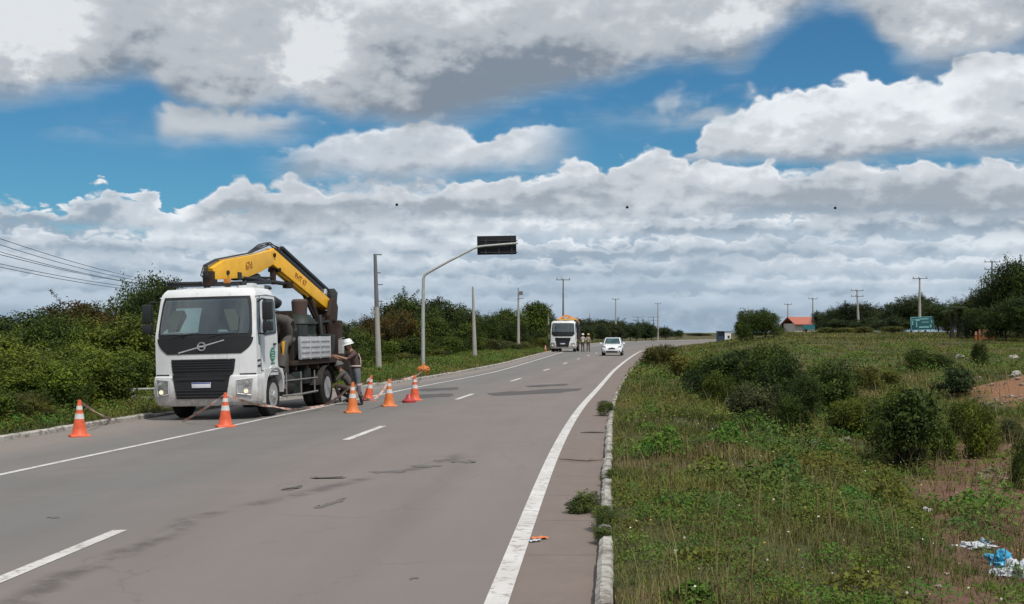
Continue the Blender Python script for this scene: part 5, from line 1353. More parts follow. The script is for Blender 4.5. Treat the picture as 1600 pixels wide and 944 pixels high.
# ================================================================ people
SKIN = mat('brown_skin', (.26, .14, .09), .55, 0, .4, var=.06)
def person(name, label, loc, rz, pose, mats, group=None, helmet=None, extras=True):
    """pose: joint name -> (x, y, z) in metres, the figure looks along -y; one skinned body, clothes by region"""
    J = dict(pose); names = []; co = []; rad = []; edges = []; reg = []
    def add(k, p, r, rg): names.append(k); co.append(p); rad.append(r); reg.append(rg); return len(co) - 1
    idx = {}
    spec = [('pelvis', (.155, .115), 'legs'), ('waist', (.14, .105), 'top'), ('chest', (.175, .125), 'top'), ('collar', (.13, .09), 'top'), ('neck', (.055, .055), 'skin'), ('chin', (.068, .078), 'skin'), ('head', (.080, .098), 'skin'), ('crown', (.062, .075), 'skin')]
    for k, r, g in spec: idx[k] = add(k, J[k], r, g)
    for a, b in zip([s_[0] for s_ in spec], [s_[0] for s_ in spec][1:]): edges.append((idx[a], idx[b]))
    for s_ in ('l', 'r'):
        for k, r, g in (('shoulder', (.070, .065), 'top'), ('elbow', (.045, .045), 'top'), ('wrist', (.028, .026), 'skin'), ('palm', (.036, .016), 'skin')):
            idx[s_ + k] = add(s_ + k, J[s_ + k], r, g)
        edges += [(idx['collar'], idx[s_ + 'shoulder']), (idx[s_ + 'shoulder'], idx[s_ + 'elbow']), (idx[s_ + 'elbow'], idx[s_ + 'wrist']), (idx[s_ + 'wrist'], idx[s_ + 'palm'])]
        for k, r, g in (('hip', (.100, .100), 'legs'), ('knee', (.064, .066), 'legs'), ('calf', (.056, .058), 'legs'), ('ankle', (.042, .048), 'boot'), ('heel', (.045, .040), 'boot'), ('toe', (.045, .028), 'boot')):
            if k == 'calf': p = tuple(np.array(J[s_ + 'knee']) * .62 + np.array(J[s_ + 'ankle']) * .38)
            elif k == 'heel': p = tuple(np.array(J[s_ + 'ankle']) + np.array((0, .02, -.055)))
            else: p = J[s_ + k]
            idx[s_ + k] = add(s_ + k, p, r, g)
        edges += [(idx['pelvis'], idx[s_ + 'hip']), (idx[s_ + 'hip'], idx[s_ + 'knee']), (idx[s_ + 'knee'], idx[s_ + 'calf']), (idx[s_ + 'calf'], idx[s_ + 'ankle']), (idx[s_ + 'ankle'], idx[s_ + 'heel']), (idx[s_ + 'heel'], idx[s_ + 'toe'])]
    nose = add('nose', tuple(np.array(J['head']) + np.array((0, -.105, -.012))), (.014, .018), 'skin'); edges.append((idx['head'], nose))
    me = bpy.data.meshes.new(name); me.from_pydata([tuple(c) for c in co], edges, [])
    def grow(me_, radii, root):
        o_ = bpy.data.objects.new('tmp_body', me_); COL.objects.link(o_)
        o_.modifiers.new('s', 'SKIN'); sk = me_.skin_vertices[0].data if me_.skin_vertices else None
        if sk is None:
            bm_ = bmesh.new(); bm_.from_mesh(me_); bm_.verts.layers.skin.verify(); bm_.to_mesh(me_); bm_.free(); sk = me_.skin_vertices[0].data
        for i, r in enumerate(radii): sk[i].radius = r; sk[i].use_root = (i == root)
        su = o_.modifiers.new('u', 'SUBSURF'); su.levels = 2; su.render_levels = 2
        dg = bpy.context.evaluated_depsgraph_get(); dg.update()
        r_ = bpy.data.meshes.new_from_object(o_.evaluated_get(dg)); bpy.data.objects.remove(o_); return r_
    bm = bmesh.new(); bm.from_mesh(grow(me, rad, 0))
    # fingers: their own thin chains rooted in the palm
    if extras:
        for s_ in ('l', 'r'):
            w = np.array(J[s_ + 'wrist']); p = np.array(J[s_ + 'palm']); d = (p - w) / np.linalg.norm(p - w)
            sd_ = np.cross(d, np.array([0, 0, 1.0])); sd_ /= np.linalg.norm(sd_) + 1e-6; up = np.cross(sd_, d)
            for k, ln in enumerate((.070, .080, .074, .058)):
                o0 = p + sd_ * (.024 - .016 * k); pts = [o0 - d * .01, o0 + d * ln * .5 - up * .006, o0 + d * ln * .8 - up * ln * .35, o0 + d * ln * .85 - up * ln * .7]
                m2 = bpy.data.meshes.new('f'); m2.from_pydata([tuple(q) for q in pts], [(0, 1), (1, 2), (2, 3)], []); bm.from_mesh(grow(m2, [(.0095, .0095), (.009, .009), (.0085, .0085), (.007, .007)], 0))
            o0 = w + d * .03 + sd_ * .03; pts = [o0 - sd_ * .015, o0 + sd_ * .02 + d * .025, o0 + sd_ * .025 + d * .055 - up * .012]
            m2 = bpy.data.meshes.new('f'); m2.from_pydata([tuple(q) for q in pts], [(0, 1), (1, 2)], []); bm.from_mesh(grow(m2, [(.012, .012), (.010, .010), (.008, .008)], 0))
    regs = ['skin', 'top', 'legs', 'boot']; C = np.array(co, float)
    segs = [(np.array(co[a]), np.array(co[b]), reg[b] if reg[a] != 'boot' else 'boot') for a, b in edges]
    for f in bm.faces:
        c = np.array(f.calc_center_median()); best = None
        for a, b, g in segs:
            t_ = np.clip(np.dot(c - a, b - a) / (np.dot(b - a, b - a) + 1e-9), 0, 1); d_ = np.linalg.norm(c - a - t_ * (b - a))
            if best is None or d_ < best[0]: best = (d_, g, t_)
        f.material_index = regs.index(best[1]); f.smooth = True
    body = bpy.data.meshes.new('body'); bm.to_mesh(body); bm.free()
    root = empty(name, loc, rz, label, 'person', group)
    for r_ in regs: body.materials.append(mats[r_])
    b_ = link_mesh('body', body, None, root)
    h = Vector(J['head']); up = (Vector(J['crown']) - Vector(J['neck'])).normalized()
    if helmet is not None:
        b = MB(); b.lathe([(.155, .0), (.150, .012), (.128, .020), (.125, .06), (.105, .105), (.060, .135), (.01, .142)], (0, 0, 0), 'Z', 20); b.box((0, -.135, .006), (.16, .07, .012))
        for x in (-.03, .03): b.box((x, 0, .135), (.012, .16, .02))
        hm = b.build('helmet', helmet, root, loc=tuple(h + up * .035)); hm.rotation_euler = up.to_track_quat('Z', 'Y').to_euler()
        hm.rotation_euler = Vector((0, 0, 1)).rotation_difference(up).to_euler()
    else:
        b = MB(); b.blob((0, .018, .03), (.088, .100, .092)); b.build('hair', mat('dark_hair', (.015, .012, .010), .8), root, loc=tuple(h + up * .02))
    if extras:
        for s_ in (-1, 1):
            b = MB(); b.blob((0, 0, 0), (.008, .006, .008), seg=6); b.build('eye', HOSE, root, loc=tuple(h + Vector((s_ * .032, -.088, .01))))
    return root
BASE_POSE = dict(pelvis=(0, 0, .95), waist=(0, -.01, 1.08), chest=(0, -.01, 1.27), collar=(0, 0, 1.43), neck=(0, -.01, 1.52), chin=(0, -.03, 1.59), head=(0, -.035, 1.66), crown=(0, -.03, 1.73),
    lshoulder=(.19, 0, 1.41), rshoulder=(-.19, 0, 1.41), lelbow=(.25, .02, 1.12), relbow=(-.25, .02, 1.12), lwrist=(.26, -.05, .88), rwrist=(-.26, -.05, .88), lpalm=(.26, -.07, .80), rpalm=(-.26, -.07, .80),
    lhip=(.095, 0, .88), rhip=(-.095, 0, .88), lknee=(.11, -.02, .50), rknee=(-.11, -.02, .50), lankle=(.12, .01, .09), rankle=(-.12, .01, .09), ltoe=(.13, -.15, .03), rtoe=(-.13, -.15, .03))
def build_people():
    tr = mat('grey_work_trousers', (.115, .12, .135), .85, scale=6, var=.2, bumps=.4); sh = mat('maroon_work_shirt', (.075, .040, .038), .85, scale=6, var=.25, bumps=.4); bt = mat('black_boots', (.020, .014, .013), .6)
    refl = mat('reflective_tape', (.62, .50, .48), .5); hw = mat('white_helmet', (.66, .68, .66), .35); tan = mat('tan_shirt', (.28, .24, .17), .85)
    P = dict(BASE_POSE); P.update(waist=(0, -.03, 1.08), chest=(0, -.08, 1.26), collar=(0, -.13, 1.41), neck=(0, -.17, 1.49), chin=(0, -.21, 1.55), head=(0, -.225, 1.62), crown=(0, -.225, 1.69),
        lshoulder=(.19, -.13, 1.39), rshoulder=(-.19, -.13, 1.39), lelbow=(.24, -.36, 1.25), relbow=(-.25, -.33, 1.20), lwrist=(.17, -.60, 1.33), rwrist=(-.16, -.57, 1.30), lpalm=(.16, -.68, 1.36), rpalm=(-.15, -.65, 1.33),
        lankle=(.13, .10, .09), ltoe=(.14, -.06, .03), rankle=(-.12, -.04, .09), rtoe=(-.13, -.20, .03), lknee=(.12, .01, .50), rknee=(-.11, -.06, .50))
    Y, X = at_left(557, 633)
    w = person('person', 'worker in white helmet and maroon shirt standing at the back of the near truck', (X, Y, float(road_z(X, Y))), R(-62), P, {'skin': SKIN, 'top': sh, 'legs': tr, 'boot': bt}, None, hw)
    for z, k, y in ((1.06, 'waist', -.03),):
        b = MB(); pts = [(math.cos(a) * .172, y + math.sin(a) * .138, z) for a in np.linspace(0, 2 * PI, 25)]
        b.tube(pts, .018, 6); b.build('reflective_belt', refl, w)
    for s_ in (-1, 1):
        b = MB(); b.tube([(s_ * .09, .02, 1.40), (s_ * .11, .072, 1.27), (s_ * .10, .09, 1.10)], .013, 6); b.build('reflective_brace', refl, w)
    # crouching helper partly hidden behind the cones
    Q = dict(BASE_POSE); Q.update(pelvis=(0, .10, .42), waist=(0, .06, .55), chest=(0, -.06, .72), collar=(0, -.16, .84), neck=(0, -.20, .91), chin=(0, -.24, .96), head=(0, -.25, 1.03), crown=(0, -.25, 1.10),
        lshoulder=(.19, -.16, .82), rshoulder=(-.19, -.16, .82), lelbow=(.23, -.36, .62), relbow=(-.23, -.36, .62), lwrist=(.12, -.52, .50), rwrist=(-.12, -.52, .50), lpalm=(.10, -.60, .46), rpalm=(-.10, -.60, .46),
        lhip=(.10, .08, .38), rhip=(-.10, .08, .38), lknee=(.17, -.34, .50), rknee=(-.15, -.24, .30), lankle=(.14, -.22, .10), rankle=(-.13, .10, .12), ltoe=(.15, -.38, .03), rtoe=(-.13, -.05, .03))
    Y, X = at_left(541, 630)
    person('person', 'worker crouching low behind the orange cones beside the truck', (X, Y + .3, float(road_z(X, Y))), R(-80), Q, {'skin': SKIN, 'top': GREY, 'legs': mat('brown_trousers', (.05, .035, .03), .9), 'boot': bt}, None, mat('grey_cap', (.12, .12, .12), .8))
    # two figures beside the distant truck
    for px, Y, rz, top, lb in ((910.5, 121, 150, 'light', 'distant person in pale shirt beside the far truck'), (919, 124, 20, 'tan', 'distant person in tan shirt right of the pale-shirted one')):
        X = (px - 800) * Y / F_PX
        P2 = dict(BASE_POSE); P2.update(relbow=(-.26, -.14, 1.14), rwrist=(-.16, -.34, 1.10), rpalm=(-.14, -.42, 1.11))
        if top == 'light': P2.update(lelbow=(.26, -.14, 1.16), lwrist=(.18, -.32, 1.20), lpalm=(.16, -.40, 1.22))
        person('person', lb, (X, Y, float(road_z(X, Y))), R(rz), P2, {'skin': SKIN, 'top': mat('pale_shirt', (.50, .46, .42), .8) if top == 'light' else tan, 'legs': mat('dark_trousers', (.05, .04, .045), .8), 'boot': bt}, None, hw if top == 'light' else mat('yellow_helmet', (.45, .38, .12), .4), extras=False)

# ================================================================ cones, tape
def cone_mat():
    m, t, out = new_mat('orange_cone_plastic'); co = obj_co(t); n = t.noise(co, 6, 5, .65)
    c = t.mix(t.mr(n, .3, .7), (.60, .085, .030, 1), (.72, .13, .05, 1)); c = t.mix(t.mr(t.noise(co, 11, 6, .7), .50, .68, 0, .65, True), c, (.30, .09, .05, 1))
    principled(t, out, c, .5, 0, .4); return m
CONE = cone_mat(); CONE2 = mat('faded_orange_plastic', (.60, .16, .035), .55, dirt=.2, dirt_col=(.30, .12, .06), scale=6)
BAND = mat('white_cone_band', (.56, .53, .51), .45, dirt=.25, dirt_col=(.30, .26, .24), scale=9)
def make_cone(m):
    r = empty('traffic_cone', (0, 0, 0), 0, None, 'traffic cone', 'orange cones round the roadworks')
    b = MB(); b.box((0, 0, .022), (.40, .40, .044), taper=.94); b.build('base', m, r, .012)
    def rr(z): return .150 - .118 * (z - .04) / .71
    b = MB(); b.lathe([(.165, .035), (.160, .05), (rr(.06), .065)] + [(rr(z), z) for z in (.2, .4, .6, .72)] + [(.035, .745), (.022, .75)], (0, 0, 0), 'Z', 26); b.build('cone_body', m, r)
    for a, c in ((.36, .47), (.55, .63)):
        b = MB(); b.lathe([(rr(a) + .003, a), (rr(c) + .003, c)], (0, 0, 0), 'Z', 26, cap=False); b.build('band', BAND, r)
    return r
def ribbon(name, segs, material, width=.055):
    """segs: lists of 3D points; each neighbouring pair hangs or lies as one strip"""
    V = []; Fc = []; al = []; dist = 0
    for pts in segs:
        pts = [Vector(p) for p in pts]; prev = None
        for i, p in enumerate(pts):
            if i: dist += (p - pts[i - 1]).length
            d = (pts[min(i + 1, len(pts) - 1)] - pts[max(0, i - 1)]).normalized()
            tw = .9 * math.sin(dist * 2.3) ; up = Vector((0, 0, 1)); sd_ = d.cross(up).normalized(); w_ = (up * math.cos(tw) + sd_ * math.sin(tw)) * width / 2
            V += [p - w_, p + w_]; al += [dist, dist]; n = len(V)
            if i: Fc.append((n - 4, n - 2, n - 1, n - 3))
    me = np_mesh(name, np.array(V), np.array(Fc), 4)
    a = me.attributes.new('along', 'FLOAT', 'POINT'); a.data.foreach_set('value', np.array(al, np.float32))
    return link_mesh(name, me, material)
def build_cones():
    a = make_cone(CONE); c2 = make_cone(CONE2)
    spots = [(124, 684, a, 0, 'striped orange cone standing alone by the left kerb, leftmost of all'), (352, 669, a, 0, 'orange cone directly in front of the truck bumper corner'),
             (551, 647, c2, 0, 'faded orange cone below the crouching worker, nearest of its cluster'), (575, 628, a, 8, 'slightly tilted red-orange cone right behind the standing worker'),
             (608, 637, c2, 0, 'faded orange cone in the middle between two red-orange ones'), (648, 628, a, 0, 'red-orange cone at the right end of the row near the sign pole')]
    used = set(); tops = []
    for px, py, src, tilt, lb in spots:
        Y, X = at_left(px, py - 2); o = src if id(src) not in used else copy_tree(src); used.add(id(src))
        o.location = (X, Y, float(road_z(X, Y)) + .002); o.rotation_euler = (0, R(tilt), R(px * 7 % 40)); o.scale = (.95, .95, .96 + .01 * (px % 4)); o['label'] = lb
        tops.append(Vector((X + math.sin(R(tilt)) * .7, Y, float(road_z(X, Y)) + .70)))
    # small overturned base beside the last cone
    Y, X = at_left(639, 629); o = empty('cone_base', (X, Y, float(road_z(X, Y)) + .005), .4, 'low red weighted base lying beside the rightmost cone', 'cone base')
    b = MB(); b.lathe([(.19, 0), (.19, .05), (.10, .12), (.06, .22), (.01, .23)], (0, 0, 0), 'Z', 16); b.build('base', mat('dark_red_plastic', (.35, .03, .03), .5), o)
    # distant cone left of the far truck
    d = copy_tree(a); X = (853 - 800) * 118 / F_PX; d.location = (X - .05, 118, float(road_z(X, 118))); d['label'] = 'tiny pale distant cone at the left wheel of the far truck'
    m, t, out = new_mat('barrier_tape'); at_ = t.node('ShaderNodeAttribute', attribute_name='along')
    c = t.mix(t.m('GREATER_THAN', t.m('FRACT', t.m('MULTIPLY', at_.outputs['Fac'], 2.6)), .62), (.42, .33, .29, 1), (.42, .17, .11, 1)); principled(t, out, c, .5, 0, .4)
    def g(px, py, dz=.02):
        Y, X = at_left(px, py); return Vector((X, Y, float(road_z(X, Y)) + dz))
    def hang(p, q, sag, n=14):
        return [p.lerp(q, k / n) - Vector((0, 0, sag * 4 * (k / n) * (1 - k / n))) for k in range(n + 1)]
    c1, cc2, c3, c4, c5, c6 = tops
    s1 = hang(c1, g(178, 660, .05), .04)
    s2 = hang(g(285, 661, .03), cc2, .03)
    lowp = g(425, 655, .30); s3 = hang(cc2, lowp, .06) + hang(lowp, g(470, 647, .10), .02)[1:] + hang(g(470, 647, .10), g(505, 640, .10), -.01)[1:] + hang(g(505, 640, .10), c3, .06)[1:]
    s4 = hang(c3, c5, .45); s5 = hang(c5, c6, .04); s6 = hang(c6, g(662, 592, .45), .05); s7 = hang(c3, c4, .10)
    for s_, lb in ((s1, 'striped tape trailing from the leftmost cone to the ground'), (s2 + s3[1:], 'striped tape strung past the front cone along the truck side'), (s4 + s5[1:] + s6[1:], 'striped tape sagging between the cones behind the truck'), (s7, 'short striped tape between the faded and the tilted cone')):
        tag(ribbon('barrier_tape', [s_], m), lb, 'barrier tape')
    # orange bundle at the foot of the sign pole
    Y, X = at_left(661, 589); o = empty('orange_bundle', (X, Y, float(road_z(X, Y)) - .06), 0, 'rounded orange plastic bundle at the foot of the cantilever sign pole', 'bundle')
    b = MB(); b.blob((0, 0, .30), (.31, .28, .32), lump=.14, seed=4); b.build('bag', mat('orange_netting', (.55, .14, .02), .6, dirt=.2, dirt_col=(.4, .09, .02), scale=8, bumps=.8), o)
    b = MB(); b.tube([(.02, -.05, .60), (.05, -.05, .68), (.10, -.04, .67)], .03, 6); b.build('knot', CONE2, o)

# ================================================================ poles, sign, wires
CONC = mat('weathered_concrete', (.33, .31, .28), .9, 0, .2, dirt=.3, dirt_col=(.16, .14, .12), scale=1.6, bumps=.4)
CONCD = mat('dark_weathered_concrete', (.15, .15, .155), .9, 0, .2, dirt=.2, scale=2)
GALV = mat('galvanised_tube', (.40, .41, .38), .55, .3, .5, dirt=.2, dirt_col=(.20, .19, .16), scale=3)
SIGNBACK = mat('black_sign_back', (.007, .008, .011), .6, 0, .3, dirt=.1, dirt_col=(.015, .015, .016))
def build_poles():
    # cantilever sign seen from behind
    Y = 62.0; X0 = (661 - 800) * Y / F_PX; z0 = gz(X0, Y); W = lambda px, py: Vector(((px - 661) * Y / F_PX, 0, CAM_H + (520 - py) * Y / F_PX - z0))
    o = empty('cantilever_sign', (X0, Y, z0), 0, 'bent grey pole holding a black-backed sign panel over the road', 'road sign')
    b = MB(); b.tube([(0, 0, -.2), (0, 0, 2.5), W(661.5, 436), W(663.5, 430), W(669, 426), W(700, 409), W(740, 388.5), W(748, 385.5), W(756, 384.5), W(809, 380)], [.10, .095, .075, .072, .070, .062, .055, .055, .055, .05], 12)
    b.build('pole', GALV, o)
    b = MB(); b.lathe([(.2, 0), (.2, .03), (.12, .05)], (0, 0, 0), 'Z', 16); b.build('base_plate', GALV, o)
    c = (W(749, 370) + W(810, 400)) / 2
    b = MB(); b.box((c.x, .13, c.z), (2.0, .03, .96)); sp = b.build('sign_panel', SIGNBACK, o, .008)
    sp.rotation_euler = (0, R(-1), 0)
    fm = mat('sign_rail', (.028, .030, .034), .6, .2)
    for x in (-.66, 0, .66):
        MB().box((c.x + x, .095, c.z), (.06, .04, .86)).build('rail', fm, o)
    for z in (-.30, .30): MB().box((c.x, .100, c.z + z), (1.9, .03, .04)).build('rail', fm, o)
    # concrete post with step pegs
    Y = 60.0; p = gpt(592, Y); h = CAM_H + (520 - 397) * Y / F_PX - p.z
    o = empty('concrete_pole', p, 0, 'thick tapered concrete pole with short pegs just right of the near truck', 'pole')
    dx = -6 * Y / F_PX
    b = MB(); n = 10
    def sec(z): t_ = z / h; return Vector((dx * t_, 0, z)), .155 - .075 * t_
    split_ = h * .55
    b.tube([sec(-.1)[0], sec(split_)[0]], [.16, sec(split_)[1]], 10); b.build('lower_shaft', CONC, o)
    b = MB(); b.tube([sec(split_)[0], sec(h)[0]], [sec(split_)[1], sec(h)[1]], 10); b.build('upper_shaft', CONCD, o)
    for t_, l_ in ((.995, .30), (.84, .22), (.74, .30), (.60, .22), (.53, .16)):
        q = sec(h * t_)[0]; MB().box((q.x + l_ / 2 + .03, 0, q.z), (l_, .05, .05)).build('peg', CONCD, o)
    # simpler poles
    def pole(px, Y, top, lb, arm=0.0, arms=1, r=.11, lean=0.0, group=None, m=CONC, extra=False, lamp=False):
        p = gpt(px, Y); h = CAM_H + (520 - top) * Y / F_PX - p.z; o = empty('utility_pole', p, 0, lb, 'utility pole', group)
        MB().tube([(0, 0, -.2), (lean * .5, 0, h * .5), (lean, 0, h)], [r * 1.2, r * .85, r * .45], 10).build('shaft', m, o)
        for k in range(arms if arm else 0):
            z = h - .12 - .9 * k; MB().box((lean, -.12, z), (arm, .10, .09)).build('crossarm', CONCD, o)
            for x in (-.45, -.1, .45):
                MB().lathe([(.05, 0), (.06, .08), (.035, .12), (.05, .18), (.01, .2)], (lean + x * arm, -.12, z + .06), 'Z', 8).build('insulator', CONCD, o)
        if extra:
            MB().box((.25, 0, h - .5), (.35, .3, .35)).build('junction_box', CONCD, o); MB().box((.25, -.1, h - 1.0), (.5, .06, .06)).build('bracket', CONCD, o)
        return o, h
    pole(742, 88, 448, 'pointed bare pole left of the slim pole with the box', r=.15, lean=-.15)
    pole(810, 116, 450, 'slim pole with small box near its top beside the bright green tree', r=.14, extra=True)
    pole(880, 150, 436, 'pole with wide crossarm rising behind the far truck', arm=1.7, r=.15, m=CONCD)
    pole(857, 150, 478, 'short thin pole just left of the far truck', r=.13)
    pole(921, 250, 489, 'short thin pole between the far truck and the white car', r=.15)
    pole(962, 250, 467, 'pole with crossarm directly above the white car', arm=1.4, r=.2)
    pole(1028, 290, 474, 'pole with crossarm at the far road bend', arm=1.4, r=.2)
    for px, lb in ((997, 'left one of two dim far poles behind the dark tree belt'), (1021, 'right one of two dim far poles behind the dark tree belt')): pole(px, 340, 495, lb, arm=3.2, arms=2, r=.18, m=CONCD)
    pole(1231, 250, 475, 'leftmost pole of the line over the red-roofed house', arm=1.6, r=.2)
    pole(1270, 225, 466, 'pole with crossarm standing at the red roof', arm=1.7, r=.2)
    pole(1342, 190, 453, 'pole with two crossarms in front of the distant tree belt', arm=2.0, arms=2, r=.2, lean=-.3)
    pole(1437, 155, 434, 'tall pale pole with crossarm just above the green sign', arm=1.9, r=.19)
    pole(1550, 150, 408, 'pole whose crossarm shows over the dark grove', arm=2.0, arms=2, r=.18, m=CONCD)
    # cables at the left running to a pole behind the truck
    Yp = 85.0; pp = gpt(352, Yp); hp = 5.6
    o = empty('utility_pole', pp, 0, 'pole hidden behind the near truck that carries the left cables', 'utility pole')
    MB().tube([(0, 0, -.1), (0, 0, hp)], [.15, .10], 10).build('shaft', CONC, o); MB().box((0, 0, hp - .2), (2.2, .12, .12)).build('crossarm', CONCD, o)
    wm = mat('power_cable', (.05, .055, .065), .6)
    for k, (yl, ye, sag) in enumerate(((366, 440, .5), (377, 441, .55), (390, 443, .55), (396, 445, .5), (413, 447, .5), (418, 449, .55))):
        Yl = 34 + .15 * k; a = Vector(((-60 - 800) * Yl / F_PX, Yl, CAM_H + (520 - yl + 14) * Yl / F_PX)); e = Vector(((345 - 800) * Yp / F_PX + .4 * (k - 3), Yp, CAM_H + (520 - ye - 3) * Yp / F_PX))
        pts = [a.lerp(e, i / 20) - Vector((0, 0, sag * 4 * (i / 20) * (1 - i / 20))) for i in range(21)]
        tag(MB().tube(pts, .011, 5).build('power_cable', wm), ['topmost', 'second from top', 'third from top', 'third from bottom', 'second from bottom', 'lowest'][k] + ' of the six power cables at the upper left above the thicket', 'power cable', 'power cables at the left')
    # marker balls on a thin cable high across the road
    Yb = 150.0; zb = CAM_H + 196 * Yb / F_PX
    cb = MB(); cb.tube([(-70 + 14 * k, Yb, zb + .25 - .0 * k + .0008 * (k - 8) ** 2) for k in range(17)],   .0025, 3)
    tag(cb.build('marker_cable', wm), 'very thin high cable crossing the sky and carrying marker balls', 'cable')
    for px, pyy, lb in ((620, 320, 'left'), (980, 324, 'middle'), (1305, 325, 'right')):
        o = empty('marker_ball', ((px - 800) * Yb / F_PX, Yb, CAM_H + (520 - pyy) * Yb / F_PX), 0, lb + ' one of three small dark marker balls hung high in the sky', 'marker ball', 'marker balls in the sky')
        MB().blob((0, 0, 0), (.19, .19, .17), seg=6).build('ball', SIGNBACK, o); MB().tube([(0, 0, .1), (0, 0, .3)], .02, 5).build('clamp', SIGNBACK, o)

# ================================================================ far vehicles
def build_far_truck():
    Y = 121.0; X = (879.5 - 800) * Y / F_PX
    o = empty('crane_truck', (X, Y, float(road_z(X, Y))), -R(8), 'distant white cab truck with orange folded crane parked on the left shoulder', 'truck')
    make_cab(o, False)
    b = MB()
    for s in (-1, 1): b.box((s * .42, 4.0, .86), (.09, 6.4, .24))
    b.box((0, 1.35, .5), (2.0, .14, .16)); b.box((0, 4.9, .5), (2.0, .2, .2)); b.box((0, 1.6, .8), (1.2, 1.4, .5)); b.build('chassis', CHASSIS, o)
    for s in (-1, 1): wheel(o, s * 1.06, 1.35, .50, .28, s); wheel(o, s * 1.08, 4.9, .50, .27, s, dual=True)
    b = MB(); b.box((0, 4.9, 1.22), (2.4, 4.6, .12)); b.box((0, 2.7, 1.9), (2.3, .06, 1.4)); b.box((.3, 4.8, 1.9), (1.8, 3.4, 1.3)); b.box((.9, 2.3, 1.5), (.5, .6, 1.0)); b.build('load_bed', BROWN, o, .02)
    OR = mat('orange_crane_paint', (.66, .24, .06), .5, dirt=.2, dirt_col=(.25, .08, .05))
    b = MB(); b.beam((-.75, 2.0, 3.12), (.10, 2.2, 3.66), .24, .20); b.beam((.10, 2.2, 3.66), (1.30, 2.4, 3.14), .24, .20); b.build('boom', OR, o, .03)
    b = MB(); b.beam((-.65, 2.0, 3.2), (1.1, 2.3, 3.26), .25, .14); b.beam((-.1, 2.1, 3.1), (.25, 2.2, 3.6), .2, .12); b.beam((.7, 2.2, 3.1), (.55, 2.2, 3.45), .2, .10); b.tube([(.1, 2.3, 1.3), (.1, 2.3, 3.2)], .16, 10); b.build('crane_column', mat('amber_crane_paint', (.66, .38, .08), .5, dirt=.2), o, .02)
    b = MB(); b.box((1.12, 2.5, 2.75), (.5, .5, .5)); b.box((1.2, 3.2, 2.3), (.3, .7, .9)); b.build('tool_box', BROWN, o, .02)
    b = MB(); b.box((1.25, 2.6, 2.9), (.3, .3, .3)); b.build('basket', ALU, o, .02)
